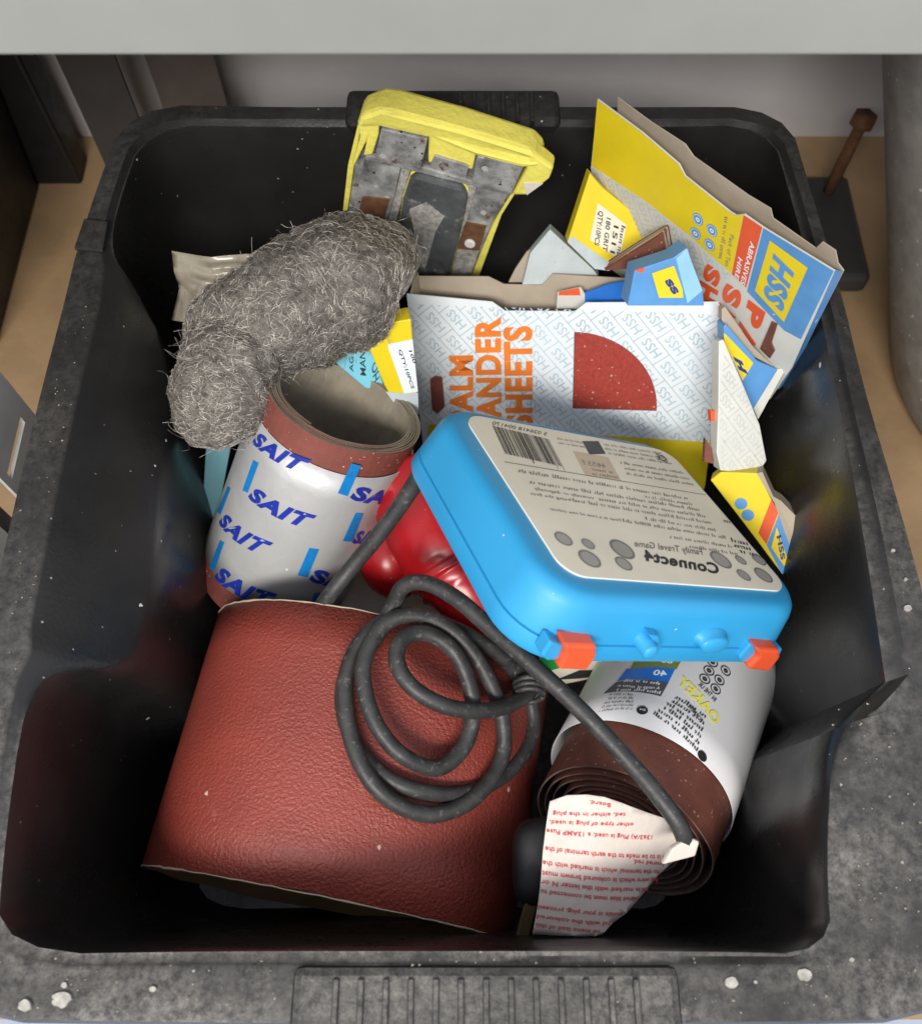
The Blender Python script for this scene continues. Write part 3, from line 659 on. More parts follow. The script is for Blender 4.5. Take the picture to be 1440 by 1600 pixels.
Print(S1b, .0002).px([cm(415, 545), cm(420, 520), cm(560, 492), cm(570, 545)]).done('orange_flash', 'red', t); prism('spare_sheet', S1b, pxs(S1b, [cm(400, 640), cm(410, 525), cm(570, 490), cm(600, 540), cm(600, 640)]), -.0016, -.0002, 'offwhite', t)
# big yellow carton at the right rear
YX, YY = V((.661, -.75, .01)), V((-.09, -.067, .994)); S2 = Plane(V((.0748, .4472, .3535)), YX, YY)
t = thing('sandpaper_carton', 'open yellow topped carton with a blue logo panel leaning over the crate rim', 'carton', S2.pt(.08, -.125, 0), 'printed sandpaper cartons')
top = [c5(175, 48), c5(400, 215), c5(590, 378), c5(622, 440), c5(850, 622), c5(880, 640), c5(925, 636), c5(1020, 702), c5(1385, 925)]
tp = pxs(S2, top); rbx = S2.uv(c5(1168, 1420))
poly = tp + [rbx, (rbx[0] - .004, -.135), (.012, -.135), S2.uv(c5(140, 400))]
fr = prism('front_panel', S2, poly, -.0007, 0, 'offwhite', t)
prism('inner_liner', S2, [(tp[0][0] + .003, -.012), (tp[8][0] - .002, -.012), (rbx[0] - .006, -.13), (.014, -.13)], -.0014, -.0008, 'kraft', fr)
bk = [(tp[0][0] + .004, -.006), (.03, -.006), (.055, -.004), (.062, -.008), (.10, -.007), (.115, -.005), (.118, -.010), (.146, -.009), (.148, -.002), (.156, -.0015), (.160, -.008), (tp[8][0] + .0, -.010), (rbx[0] - .003, -.13), (.014, -.13)]
prism('back_panel', S2, bk, -.0125, -.0118, 'kraft', t)
T = Plane(S2.pt(tp[8][0] - .0008, 0, 0), -S2.N, S2.Y); prism('side_panel', T, [(.0008, tp[8][1]), (.0118, -.011), (.0118, -.12), (.0008, -.12)], 0, .0007, 'pblue', t)
Print(S2, .0003).poly(pxs(S2, [c5(175, 50), c5(400, 217), c5(590, 380), c5(622, 442), c5(850, 624), c5(880, 642), c5(922, 638), c5(862, 942), c5(640, 740), c5(430, 575), c5(145, 385)])).done('yellow_panel', 'yellow', t)
hss_pattern(S2, pxs(S2, [c5(145, 392), c5(430, 580), c5(860, 950), c5(740, 1010), c5(400, 760), c5(150, 600)]), .0002, 'hssgrey', t, .019, .0115, -60)
Print(S2, .0003).px([c5(924, 640), c5(1018, 702), c5(935, 1010), c5(862, 942)]).done('red_panel', 'red', t)
Print(S2, .0003).poly(pxs(S2, [c5(1024, 706), c5(1383, 926), c5(1215, 1275), c5(1130, 1230), c5(940, 1030)])).done('blue_panel', 'pblue', t)
Print(S2, .0005).px([c5(1058, 768), c5(1252, 908), c5(1130, 1186), c5(982, 1025)]).done('logo_panel', 'yellow', t)
Print(S2, .0007).text('HSS', c5(1085, 838), c5(1030, 1050), c5(1190, 940), bold=.05, res=4).done('logo_lettering', 'pblue', t)
P = Print(S2, .0005); P.text('ABRASIVES', c5(960, 770), c5(908, 985), c5(985, 790), bold=.02); P.text('HIRE', c5(898, 850), c5(878, 955), c5(920, 870), bold=.02); P.done('white_lettering', 'white', t)
P = Print(S2, .0005); P.text('PALM', c5(985, 1275), c5(930, 1440), c5(1035, 1120), bold=.05) if 0 else None
for s, p0, p1, pc in (('P', (955, 1075), (925, 1175), (1040, 1140)), ('A', (912, 1185), (890, 1262), (1000, 1270)), ('S', (838, 985), (812, 1075), (925, 1040)), ('A', (803, 1085), (790, 1140), (895, 1140)), ('S', (740, 885), (716, 965), (815, 940)), ('H', (708, 975), (690, 1050), (800, 1030))):
    P.text(s, c5(*p0), c5(*p1), c5(*pc), bold=.06, res=4)
P.done('red_lettering', 'red', t)
P = Print(S2, .0005); P.text('Pack of Ten', c5(855, 735), c5(828, 895), c5(878, 748)); P.marks(c5(828, 645), c5(795, 860), c5(850, 655)); P.done('small_lettering', 'inkgrey', t)
P, Q = Print(S2, .0005), Print(S2, .0007)
for (x, y) in ((690, 660), (762, 717), (678, 732), (750, 790)):
    c = S2.uv(c5(x, y)); P.ring(c, 0, .0038, 20, 1.15); Q.ring(c, .0028, .0032, 20, 1.15); Q.ring(c, .0006, .0016, 10)
P.done('symbol_discs', 'pblue', t); Q.done('symbol_rings', 'white', t)
prism('abrasive_slot', S2, pxs(S2, [c5(1070, 1180), c5(1098, 1195), c5(1068, 1290), c5(1085, 1330), c5(1060, 1370), c5(1010, 1320)]), .0002, .0012, 'darkgrit', t, bevel=.0003)

def flatbox(nm, label, cat, S, poly, th, mat, edge=None, group=None, bevel=.0006):
    lo = S.pt(*poly[0], -th); t = thing(nm, label, cat, (lo.x, lo.y, min(S.pt(*p, -th).z for p in poly)), group)
    prism('body', S, poly, -th, 0, mat, t, bevel=bevel); return t
G = 'printed sandpaper cartons'
def pl3(a, b, c): a, b, c = V(a), V(b), V(c); return Plane(a, b - a, c - a)
# yellow carton with white sticker, behind
D1 = pl3(PD(880, 360, .565), PD(1012, 395, .575), PD(905, 265, .545))
t = flatbox('sticker_carton', 'small yellow carton with a grit sticker tucked behind the logo carton', 'carton', D1, pxs(D1, [c5(135, 425), c5(200, 500), c5(435, 690), c5(420, 760), c5(230, 925), c5(160, 915), c5(20, 780)]), .012, 'yellow', group=G)
Print(D1, .0003).px([c5(22, 780), c5(40, 745), c5(265, 905), c5(230, 925), c5(160, 915)]).done('patterned_edge', 'palecard', t)
Print(D1, .0004).px([c5(175, 578), c5(322, 690), c5(285, 865), c5(135, 765)]).done('sticker', 'label', t)
P = Print(D1, .0006)
P.text('QTY:10PCS', c5(180, 615), c5(158, 790), c5(206, 625), bold=.02); P.text('180 GRIT', c5(220, 650), c5(200, 820), c5(245, 660), bold=.02); P.text('1511', c5(258, 690), c5(238, 830), c5(284, 700), bold=.02); P.marks(c5(296, 690), c5(268, 860), c5(318, 700)); P.done('sticker_print', 'ink', t)
# pale patterned carton corner
D2 = pl3(PD(815, 450, .60), PD(930, 430, .59), PD(858, 362, .575))
pp = pxs(D2, [cm(155, 490), cm(215, 250), cm(355, 82), cm(660, 365), cm(700, 420), cm(600, 520)])
t = flatbox('patterned_carton', 'pale blue patterned carton corner poking up behind the white carton', 'carton', D2, pp, .010, 'palecard', group=G)
hss_pattern(D2, pxs(D2, [cm(160, 480), cm(215, 255), cm(355, 90), cm(655, 365), cm(600, 500)]), .0002, 'hssgrey', t, .015, .009, -8)
prism('torn_flap', D2, pxs(D2, [cm(60, 490), cm(105, 400), cm(185, 280), cm(215, 255), cm(160, 490)]), -.010, -.008, 'kraft', t)
# stack of dark sheets
D3 = pl3(PD(960, 420, .535), PD(1068, 385, .535), PD(1035, 365, .525))
st = thing('sandpaper_sheets', 'stack of dark brown sandpaper sheets beside the yellow sticker carton', 'sandpaper', D3.pt(0, 0, -.02))
for k in range(6):
    q = [(p[0] + k * 4.2 + random.uniform(-2, 2), p[1] + k * 1.0) for p in (cm(745, 372), cm(960, 235), cm(1120, 135), cm(1165, 112), cm(1185, 250), cm(1000, 355))]
    prism('sheet', D3, pxs(D3, q), -.0030 - k * .0026, -.0012 - k * .0026, 'kraft' if k % 2 else 'darkgrit', st, bevel=.0003)
prism('sheet', D3, pxs(D3, [cm(745, 372), cm(960, 235), cm(1120, 135), cm(1165, 275), cm(1000, 355)]), -.0011, -.0003, 'darkgrit', st)
# blue logo carton in the middle
D4 = pl3(PD(1000, 455, .515), PD(1098, 455, .52), PD(1062, 395, .505))
t = flatbox('logo_carton', 'blue carton with a yellow logo square beside the dark sheets', 'carton', D4, pxs(D4, [cm(950, 370), cm(1225, 280), cm(1320, 210), cm(1345, 290), cm(1430, 510), cm(1440, 620), cm(900, 620)]), .014, 'pblue', group=G)
Print(D4, .0003).px([cm(1240, 285), cm(1318, 215), cm(1343, 292), cm(1425, 510), cm(1320, 600)]).done('worn_panel', 'lblue', t)
Print(D4, .0005).px([cm(1070, 388), cm(1225, 335), cm(1285, 500), cm(1290, 560), cm(1120, 560)]).done('logo_panel', 'yellow', t)
Print(D4, .0007).text('SS', cm(1160, 440), cm(1225, 540), cm(1200, 420), bold=.08).done('logo_mark', 'navy', t)
Print(D4, .0005).px([cm(945, 372), cm(1015, 345), cm(1020, 365), cm(1000, 385)]).done('red_corner', 'red', t)
# sticker carton and cyan packet left of the white carton
D5 = pl3(PD(600, 600, .555), PD(660, 600, .56), PD(615, 510, .53))
t = flatbox('sticker_carton', 'yellow carton with a white quantity sticker beside the steel wool', 'carton', D5, pxs(D5, [cl(600, 340), cl(690, 245), cl(830, 160), cl(1060, 120), cl(1120, 860), cl(1140, 1100), cl(900, 1000), cl(790, 800)]), .014, 'yellow', group=G)
Print(D5, .0003).px([cl(815, 375), cl(1075, 325), cl(1130, 860), cl(990, 880)]).done('sticker', 'white', t)
Print(D5, .0003).px([cl(800, 860), cl(990, 880), cl(1130, 870), cl(1140, 1095), cl(905, 1000)]).done('patterned_edge', 'palecard', t)
P = Print(D5, .0005); P.text('QTY:10PCS', cl(930, 430), cl(1065, 830), cl(965, 425), bold=.02); P.text('100', cl(1035, 440), cl(1085, 570), cl(1070, 435), bold=.02); P.done('sticker_print', 'ink', t)
D6 = pl3(PD(540, 585, .565), PD(600, 600, .57), PD(570, 535, .555))
t = flatbox('cyan_packet', 'cyan packet with black capitals between the steel wool and yellow carton', 'packet', D6, pxs(D6, [cl(290, 570), cl(430, 440), cl(600, 330), cl(690, 520), cl(790, 830), cl(600, 830)]), .006, 'cyan')
P = Print(D6, .0004); P.text('BAG', cl(445, 690), cl(440, 490), cl(490, 690)) if 0 else None
P.text('AG', cl(470, 660), cl(470, 505), cl(425, 650), bold=.01); P.text('MAN', cl(600, 700), cl(590, 450), cl(535, 690), bold=.01); P.text('E HO', cl(745, 820), cl(715, 530), cl(680, 890), bold=.01); P.done('black_capitals', 'ink', t)
# right side: pale carton, blue logo carton, yellow carton at the bottom right
D8 = pl3(PD(1130, 590, .545), PD(1222, 600, .55), PD(1130, 510, .53))
t = flatbox('logo_carton', 'worn blue carton with yellow logo leaning right of the white carton', 'carton', D8, pxs(D8, [cr(285, 170), cr(310, 150), cr(590, 480), cr(770, 560), cr(560, 900), cr(540, 1000), cr(300, 500)]), .012, 'pblue', group=G)
Print(D8, .0003).px([cr(285, 225), cr(310, 245), cr(550, 495), cr(455, 655), cr(290, 310)]).done('logo_panel', 'yellow', t)
Print(D8, .0005).text('H', cr(375, 440), cr(430, 560), cr(450, 480), bold=.08).done('logo_mark', 'navy', t)
prism('grey_side', D8, pxs(D8, [cr(775, 555), cr(845, 555), cr(600, 1005), cr(555, 900)]), -.014, -.001, 'offwhite', t)
prism('inside_flap', D8, pxs(D8, [cr(300, 40), cr(330, 20), cr(580, 380), cr(770, 560), cr(590, 470), cr(380, 240), cr(300, 140)]), -.012, -.006, 'kraft', t)
D7 = pl3(PD(1120, 735, .545), PD(1195, 735, .55), PD(1128, 560, .525))
pp = pxs(D7, [cr(245, 300), cr(285, 285), cr(440, 640), cr(610, 1050), cr(672, 1370), cr(600, 1475), cr(260, 1460), cr(225, 1300), cr(240, 900)])
t = flatbox('patterned_carton', 'off white patterned carton panel standing right of the white carton', 'carton', D7, pp, .010, 'offwhite', group=G)
hss_pattern(D7, pxs(D7, [cr(290, 420), cr(430, 650), cr(600, 1060), cr(655, 1370), cr(590, 1465), cr(265, 1450), cr(245, 900)]), .0002, 'hssgrey', t, .015, .0095, -48)
prism('red_strip', D7, pxs(D7, [cr(195, 930), cr(235, 940), cr(240, 1030), cr(200, 1030)]), -.008, -.004, 'red', t); prism('sheet_edge', D7, pxs(D7, [cr(160, 1190), cr(225, 1300), cr(235, 1420), cr(150, 1400)]), -.009, -.006, 'darkgrit', t)
c2 = crop(1100, 600, 3.2)
D9 = pl3(PD(1130, 770, .55), PD(1250, 880, .55), PD(1170, 735, .54))
t = flatbox('sandpaper_carton', 'small yellow and blue carton wedged between game case and crate wall', 'carton', D9, pxs(D9, [c2(30, 480), c2(80, 440), c2(270, 445), c2(335, 578), c2(400, 700), c2(470, 900), c2(540, 900), c2(475, 1010), c2(380, 940), c2(200, 700)]), .012, 'yellow', group=G)
Print(D9, .0003).px([c2(335, 578), c2(372, 640), c2(310, 800), c2(270, 745)]).done('red_panel', 'red', t)
Print(D9, .0003).px([c2(375, 645), c2(430, 800), c2(475, 905), c2(535, 905), c2(475, 1005), c2(385, 945), c2(312, 805)]).done('blue_panel', 'pblue', t)
Print(D9, .0005).px([c2(362, 715), c2(415, 870), c2(400, 910), c2(335, 815)]).done('logo_panel', 'yellow', t)
Print(D9, .0007).text('HSS', c2(362, 760), c2(385, 880), c2(385, 750), bold=.04).done('logo_mark', 'navy', t)
P = Print(D9, .0005)
for x, y in ((184, 598), (218, 655)): P.ring(D9.uv(c2(x, y)), 0, .0036, 18)
P.done('symbol_discs', 'pblue', t)
prism('kraft_edge', D9, pxs(D9, [c2(262, 445), c2(290, 440), c2(345, 560), c2(385, 585), c2(455, 660), c2(450, 750), c2(535, 870), c2(530, 905), c2(475, 900), c2(425, 800), c2(350, 590)]), -.011, .0004, 'kraft', t, wob=.001)
# green card
D10 = pl3(PD(845, 1060, .575), PD(960, 1050, .575), PD(850, 1020, .565))
t = flatbox('green_packet', 'green and cream card packet under the game case', 'packet', D10, pxs(D10, [(843, 1000), (960, 1000), (968, 1052), (870, 1072), (843, 1068)]), .006, 'label')
Print(D10, .0003).px([(843, 1001), (930, 1001), (920, 1030), (845, 1052)]).done('green_panel', 'green', t)
Print(D10, .0003).px([(868, 1062), (905, 1047), (960, 1046), (950, 1054), (905, 1060)]).done('dark_panel', 'ink', t)

# ------------------------------------------------------------------ yellow wrapped sander base
X3, Y3 = V((.952, -.158, -.26)), V((.256, -.047, .966)); S3 = Plane(V((-.0576, .4500, .3300)), X3, Y3)
t = thing('sander_base', 'worn metal sander base wrapped in yellow sandpaper against the rear wall', 'sander', S3.pt(.05, -.14, 0))
def pr3(nm, pts, a, b, mat, bv=.0008, par=None, wob=0): return prism(nm, S3, pxs(S3, [cs(*p) for p in pts]), a, b, mat, par or t, bv, wob)
pr3('base_plate', [(215, 200), (1200, 380), (1080, 600), (840, 1130), (380, 1250), (120, 900)], -.016, -.009, 'alu')
pr3('yellow_wrap', [(205, 200), (230, 130), (340, 88), (430, 100), (800, 200), (1190, 325), (1235, 370), (1250, 420), (1140, 420), (870, 350), (640, 265), (330, 195)], -.016, .003, 'dkyellow', .003, wob=.0008)
pr3('wrap_face', [(600, 255), (880, 340), (850, 480), (600, 440)], -.010, -.0045, 'dkyellow')
pr3('wrap_tail', [(1180, 330), (1255, 380), (1315, 430), (1290, 490), (1170, 580), (1080, 585), (1110, 530), (1160, 440)], -.009, .002, 'dkyellow', .002, wob=.001)
pr3('torn_paper', [(1145, 505), (1255, 510), (1165, 575)], .002, .0026, 'paper', 0)
pr3('wrap_fold', [(205, 205), (330, 170), (325, 270), (290, 380), (240, 385), (258, 300), (185, 450), (180, 420), (220, 280)], -.006, -.002, 'dkyellow', .001)
pr3('wrap_edge', [(205, 210), (222, 225), (175, 480), (140, 735), (112, 735), (140, 480)], -.014, -.008, 'dkyellow', .0006)
pr3('wrap_edge', [(1098, 590), (1112, 600), (1010, 760), (880, 1110), (835, 1110), (960, 800)], -.014, -.008, 'dkyellow', .0006)
pr3('clamp_plate', [(345, 215), (605, 275), (565, 445), (310, 375)], -.007, .0005, 'alu', .0008)
pr3('clamp_plate', [(885, 370), (1150, 420), (1075, 585), (850, 520)], -.007, .0005, 'alu', .0008)
pr3('clamp_bar', [(640, 390), (830, 450), (815, 525), (610, 450)], -.007, -.003, 'alu', .0006)
pr3('clamp_bar', [(250, 385), (450, 415), (1080, 590), (1060, 610), (440, 455), (245, 410)], -.006, -.002, 'alu', .001)
pr3('side_plate', [(245, 400), (450, 445), (410, 640), (340, 870), (250, 820), (170, 730)], -.009, -.0045, 'alu', .0008)
pr3('side_plate', [(880, 570), (1060, 605), (960, 790), (860, 1000), (800, 1110), (720, 1110), (765, 880)], -.009, -.0045, 'alu', .0008)
pr3('rough_edge', [(455, 450), (505, 465), (400, 840), (340, 870), (410, 640)], -.008, -.0035, 'scuff', .0006, wob=.0008)
pr3('rough_edge', [(830, 560), (880, 565), (820, 760), (765, 880), (790, 760)], -.008, -.0035, 'scuff', .0006, wob=.0008)
pr3('rough_edge', [(765, 930), (900, 900), (830, 1110), (720, 1110)], -.008, -.0040, 'scuff', .0006, wob=.0008)
pr3('rusty_patch', [(232, 625), (385, 640), (340, 790), (200, 745)], -.0046, -.0035, 'rust', .0004)
pr3('rusty_patch', [(815, 770), (930, 790), (890, 930), (765, 920)], -.0046, -.0035, 'rust', .0004)
for p in ((272, 745), (838, 885)):
    c = S3.uv(cs(*p)); prism('rivet', S3, [(c[0] + .0038 * math.cos(k * PI / 6), c[1] + .0038 * math.sin(k * PI / 6)) for k in range(12)], -.0045, -.0018, 'zinc', t, .001)
PADP = [(505, 500), (540, 475), (800, 545), (830, 600), (780, 850), (705, 1110), (600, 1140), (415, 1100), (430, 860), (465, 620)]
pr3('pad_rim', [(x + (x - 620) * .03, y + (y - 780) * .02 - 3) for x, y in PADP], -.010, -.003, 'dkyellow', .001)
pr3('pad', PADP, -.009, .0015, 'pad', .0025)
pr3('pad_scrape', [(505, 660), (600, 620), (700, 700), (650, 790), (620, 900), (590, 1000), (560, 950), (530, 780)], .0014, .0019, 'scuff', 0)

# ------------------------------------------------------------------ red plastic body, dusty card, bag, teal film
t = thing('red_housing', 'glossy red plastic tool housing half hidden beneath the game case', 'tool housing', PD(690, 880, .60))
pa = [PD(640, 740, .565), PD(668, 800, .558), PD(690, 850, .552), PD(712, 890, .55), PD(740, 940, .545), PD(765, 1000, .548), PD(785, 1060, .56)]
cp = catmull(pa, 8); rr = []
for i in range(len(cp)):
    s = i / (len(cp) - 1); r = .031 - .004 * s
    if .40 < s < .60: r += .0014 * (1 if int(s * 60) % 3 == 0 else -.6)
    rr.append(r if s < .5 else r - .010 * min(1, (s - .5) * 5))
sweep('housing', cp, rr, 'redplastic', t, 28)
sweep('side_lobe', catmull([PD(612, 800, .585), PD(607, 845, .58), PD(612, 885, .578), PD(640, 905, .585)], 6), [.012 + .008 * math.sin(PI * (.15 + .75 * k / 18)) for k in range(19)], 'redplastic', t, 24)
D11 = pl3(PD(500, 960, .60), PD(680, 960, .60), PD(560, 880, .625))
o = flatbox('dusty_card', 'dusty grey card lying between silver roll and red housing', 'card', D11, pxs(D11, [(500, 985), (545, 860), (620, 850), (700, 930), (760, 1010)]), .003, 'greydust')
t = thing('plastic_bag', 'crumpled clear plastic bag behind the steel wool', 'bag', PD(330, 470, .60))
ctr = [[(268, 392, .535), (330, 402, .53), (395, 396, .53), (470, 388, .54)], [(272, 425, .54), (325, 432, .528), (390, 430, .528), (470, 430, .54)], [(280, 450, .55), (310, 462, .53), (370, 470, .53), (440, 480, .55)], [(268, 500, .56), (300, 505, .54), (350, 520, .54), (420, 530, .56)]]
vs, fs = [], []; n = 18
def bl2(u, v_):
    i, j = min(int(v_ * 3), 2), min(int(u * 3), 2); fu, fv = u * 3 - j, v_ * 3 - i
    g = lambda a, b, k: ctr[a][b][k]
    return [(g(i, j, k) * (1 - fu) + g(i, j + 1, k) * fu) * (1 - fv) + (g(i + 1, j, k) * (1 - fu) + g(i + 1, j + 1, k) * fu) * fv for k in range(3)]
for i in range(n + 1):
    for j in range(n + 1):
        x, y, d = bl2(j / n, i / n); vs.append(PD(x, y, d + .006 * noise.noise(V((i * .45, j * .4, 5))) + .003 * abs(noise.noise(V((i * .9, j * .3, 9))))))
for i in range(n):
    for j in range(n): fs.append((i * (n + 1) + j, (i + 1) * (n + 1) + j, (i + 1) * (n + 1) + j + 1, i * (n + 1) + j + 1))
o = mesh('film', vs, fs, 'bag', t, True); so_ = o.modifiers.new('s', 'SOLIDIFY'); so_.thickness = .0006
prism('blue_scrap', pl3(PD(315, 470, .522), PD(330, 470, .522), PD(315, 455, .522)), [(-.003, -.001), (.004, .003), (.005, -.004), (.001, -.007)], 0, .0004, 'cyan', t)
D12 = pl3(PD(318, 800, .60), PD(350, 800, .60), PD(325, 700, .57))
flatbox('teal_sleeve', 'muted teal plastic sleeve standing between steel wool and crate wall', 'sleeve', D12, pxs(D12, [(322, 690), (362, 690), (345, 780), (330, 830), (316, 830), (318, 760)]), .004, 'teal')

# ------------------------------------------------------------------ steel wool
t = thing('steel_wool', 'folded grey steel wool pad beside the silver wrapped roll', 'steel wool', PD(420, 560, .60))
def wool_lobe(name, wp, wr_, nf, sd, dirm):
    cp = catmull(wp, 8); cr_ = []; fr_ = []; prev = None; n = len(cp)
    for i in range(n):
        q = i / 8; k = min(int(q), len(wr_) - 2); f = q - k; f = f * f * (3 - 2 * f); cr_.append(wr_[k] * (1 - f) + wr_[k + 1] * f)
        tn = (cp[min(i + 1, n - 1)] - cp[max(i - 1, 0)]).normalized()
        a = tn.orthogonal().normalized() if prev is None else (prev - tn * prev.dot(tn)).normalized(); prev = a; fr_.append((cp[i], a, tn.cross(a)))
    def wp_(q, an, l=0):
        q = max(0, min(q, n - 1.001)); i = int(q); f = q - i
        p0, a0, b0 = fr_[i]; p1, a1, b1 = fr_[i + 1]
        d = a0.lerp(a1, f).normalized() * math.cos(an) + b0.lerp(b1, f).normalized() * math.sin(an); q_ = p0.lerp(p1, f) + d * (cr_[i] * (1 - f) + cr_[i + 1] * f)
        return q_ + d * (l + .0050 * noise.noise(q_ * 38) + .0024 * noise.noise(q_ * 110) + .0012 * noise.noise(q_ * 330))
    SEG = 96; vs = [wp_(i, 2 * PI * k / SEG) for i in range(n) for k in range(SEG)]; fs = []
    for i in range(n - 1):
        for k in range(SEG): fs.append((i * SEG + k, i * SEG + (k + 1) % SEG, (i + 1) * SEG + (k + 1) % SEG, (i + 1) * SEG + k))
    fs += [tuple(range(SEG))[::-1], tuple(range((n - 1) * SEG, n * SEG))]
    part = mesh(name, vs, fs, 'wool', t, True); random.seed(sd)
    cu = bpy.data.curves.new('fibres', 'CURVE'); cu.dimensions = '3D'; cu.bevel_depth = .00011; cu.bevel_resolution = 0; cu.materials.append(M['fibre'])
    for q in range(nf):
        ss = random.uniform(0, n - 1.01); aa = random.uniform(0, 2 * PI); stray = q < nf * .03
        L_ = random.uniform(.008, .030); th = random.gauss(dirm, .6); cv = random.gauss(0, 2.2); ph = random.random() * 6; am = random.uniform(.0002, .0012); NP = 8
        sp = cu.splines.new('POLY'); sp.points.add(NP - 1)
        for k in range(NP):
            sp.points[k].co = (*(wp_(ss, aa, am * math.sin(k * 1.1 + ph) + .0002 + (.00016 * k * k if stray else 0)) - t.location), 1); sp.points[k].radius = random.uniform(.6, 1.4)
            r_ = max(cr_[int(max(0, min(ss, n - 2)))], .01); th += cv / NP + random.gauss(0, .25)
            ss = max(0, min(ss + math.cos(th) * L_ / NP / .0045, n - 1.01)); aa += math.sin(th) * L_ / NP / r_
    o = bpy.data.objects.new('fibres', cu); C.objects.link(o); o.parent = part; o['kind'] = 'stuff'
wool_lobe('pad', [PD(618, 455, .548), PD(592, 440, .543), PD(535, 447, .534), PD(470, 474, .530), PD(405, 508, .530), PD(352, 540, .536), PD(318, 560, .545)], [.020, .0350, .0390, .0370, .0330, .0270, .012], 5000, 11, PI / 2)
wool_lobe('folded_end', [PD(405, 480, .540), PD(385, 520, .528), PD(365, 565, .521), PD(350, 612, .520), PD(344, 650, .525), PD(346, 680, .535)], [.012, .0250, .0285, .0285, .0260, .011], 3600, 12, 1.2)

# ------------------------------------------------------------------ cable with plug and paper tag
t = thing('power_cable', 'black rubber mains cable coiled on the red belt, with plug and printed tag', 'cable', (0, .12, .2))
R0 = .0043
def onbelt(x, y, k=0):
    """follow the view ray down to the belt, k cable widths above it"""
    z = .25
    for _ in range(12):
        p = PZ(x, y, z); z = max(belt_top(p.x, p.y), .185) + R0 + k * R0 * 1.7
    return PZ(x, y, z)
path = [PD(1072, 1318, .432), PD(1052, 1275, .428), PD(985, 1193, .436), PD(905, 1108, .444), PD(830, 1038, .452), PD(770, 985, .462), PD(715, 937, .47), PD(665, 911, .478), PD(630, 917, .484)]
coil = [((612, 950), 1.2), ((585, 1000), .2), ((552, 1030), 0), ((535, 1085), 0), ((548, 1150), 0), ((590, 1205), 0), ((650, 1235), 0), ((730, 1238), 0), ((795, 1205), 0), ((830, 1150), .1), ((826, 1090), .3), ((785, 1030), .6), ((715, 985), .8), ((640, 963), 1), ((580, 985), 1), ((542, 1050), 1), ((545, 1140), 1), ((575, 1215), .9), ((625, 1260), .4), ((685, 1272), .3), ((745, 1243), .8), ((785, 1180), 1.1), ((780, 1105), 1.4), ((742, 1025), 1.8), ((690, 975), 2), ((635, 962), 2), ((592, 985), 2), ((567, 1045), 2), ((582, 1120), 2), ((625, 1178), 1.6), ((685, 1200), 1.2), ((728, 1160), 1.5), ((738, 1095), 2.2), ((712, 1022), 2.4), ((665, 990), 2.6), ((628, 1000), 2.9), ((620, 1035), 3), ((645, 1075), 3), ((700, 1105), 3), ((765, 1110), 2.8), ((812, 1093), 2.6), ((832, 1072), 2.4), ((822, 1050), 1.5), ((800, 1050), .3)]
path += [onbelt(*p, k) for p, k in coil]
sweep('lead', catmull(path, 7), R0, 'rubber', t, 12)
sweep('lead', catmull([PD(660, 735, .47), PD(640, 768, .478), PD(600, 825, .49), PD(555, 880, .50), PD(508, 940, .507), PD(480, 990, .53), PD(470, 1030, .57)], 7), R0 * 1.05, 'rubber', t, 12)
# loop of cable ends bound together
kp = onbelt(826, 1078, 2.8)
for k in range(3):
    ring = [kp + V((.0078 * math.cos(a), .0030 * (k - 1) + .002 * math.sin(a), .0078 * math.sin(a))) for a in [2 * PI * j / 16 for j in range(17)]]
    sweep('binding', ring, .0016, 'rubber', t, 8)
pb = thing('mains_plug', 'black mains plug with brass pins lying below the printed tag', 'plug', PD(830, 1400, .49)) if 0 else None
pc_ = PD(850, 1345, .462)
def blob(name, c, ax, sc, mat, par):
    vs, fs = [], []; X, Y, Z_ = [V(a).normalized() for a in ax]
    for i in range(13):
        ph = PI * i / 12
        for k in range(20):
            an = 2 * PI * k / 20; q = [math.copysign(abs(w) ** .6, w) for w in (math.sin(ph) * math.cos(an), math.sin(ph) * math.sin(an), math.cos(ph))]
            vs.append(c + X * q[0] * sc[0] + Y * q[1] * sc[1] + Z_ * q[2] * sc[2])
    for i in range(12):
        for k in range(20): fs.append((i * 20 + k, i * 20 + (k + 1) % 20, (i + 1) * 20 + (k + 1) % 20, (i + 1) * 20 + k))
    return mesh(name, vs, fs, mat, par, True)
pl_ = blob('plug', pc_, (V((1, .1, 0)), V((0, 1, .2)), V((0, -.2, 1))), (.0165, .021, .014), 'bin', t)
PP = pl3(PD(822, 1400, .452), PD(850, 1405, .452), PD(815, 1465, .462))
prism('pin', PP, pxs(PP, [co(125, 1300), co(180, 1305), co(140, 1475), co(130, 1490), co(78, 1500), co(78, 1480)]), -.004, 0, 'brass', pl_, .0005)
PP2 = pl3(PD(890, 1455, .47), PD(915, 1460, .47), PD(905, 1478, .475))
prism('pin', PP2, pxs(PP2, [co(340, 1470), co(400, 1470), co(410, 1515), co(395, 1520)]), -.004, 0, 'brass', pl_, .0005)
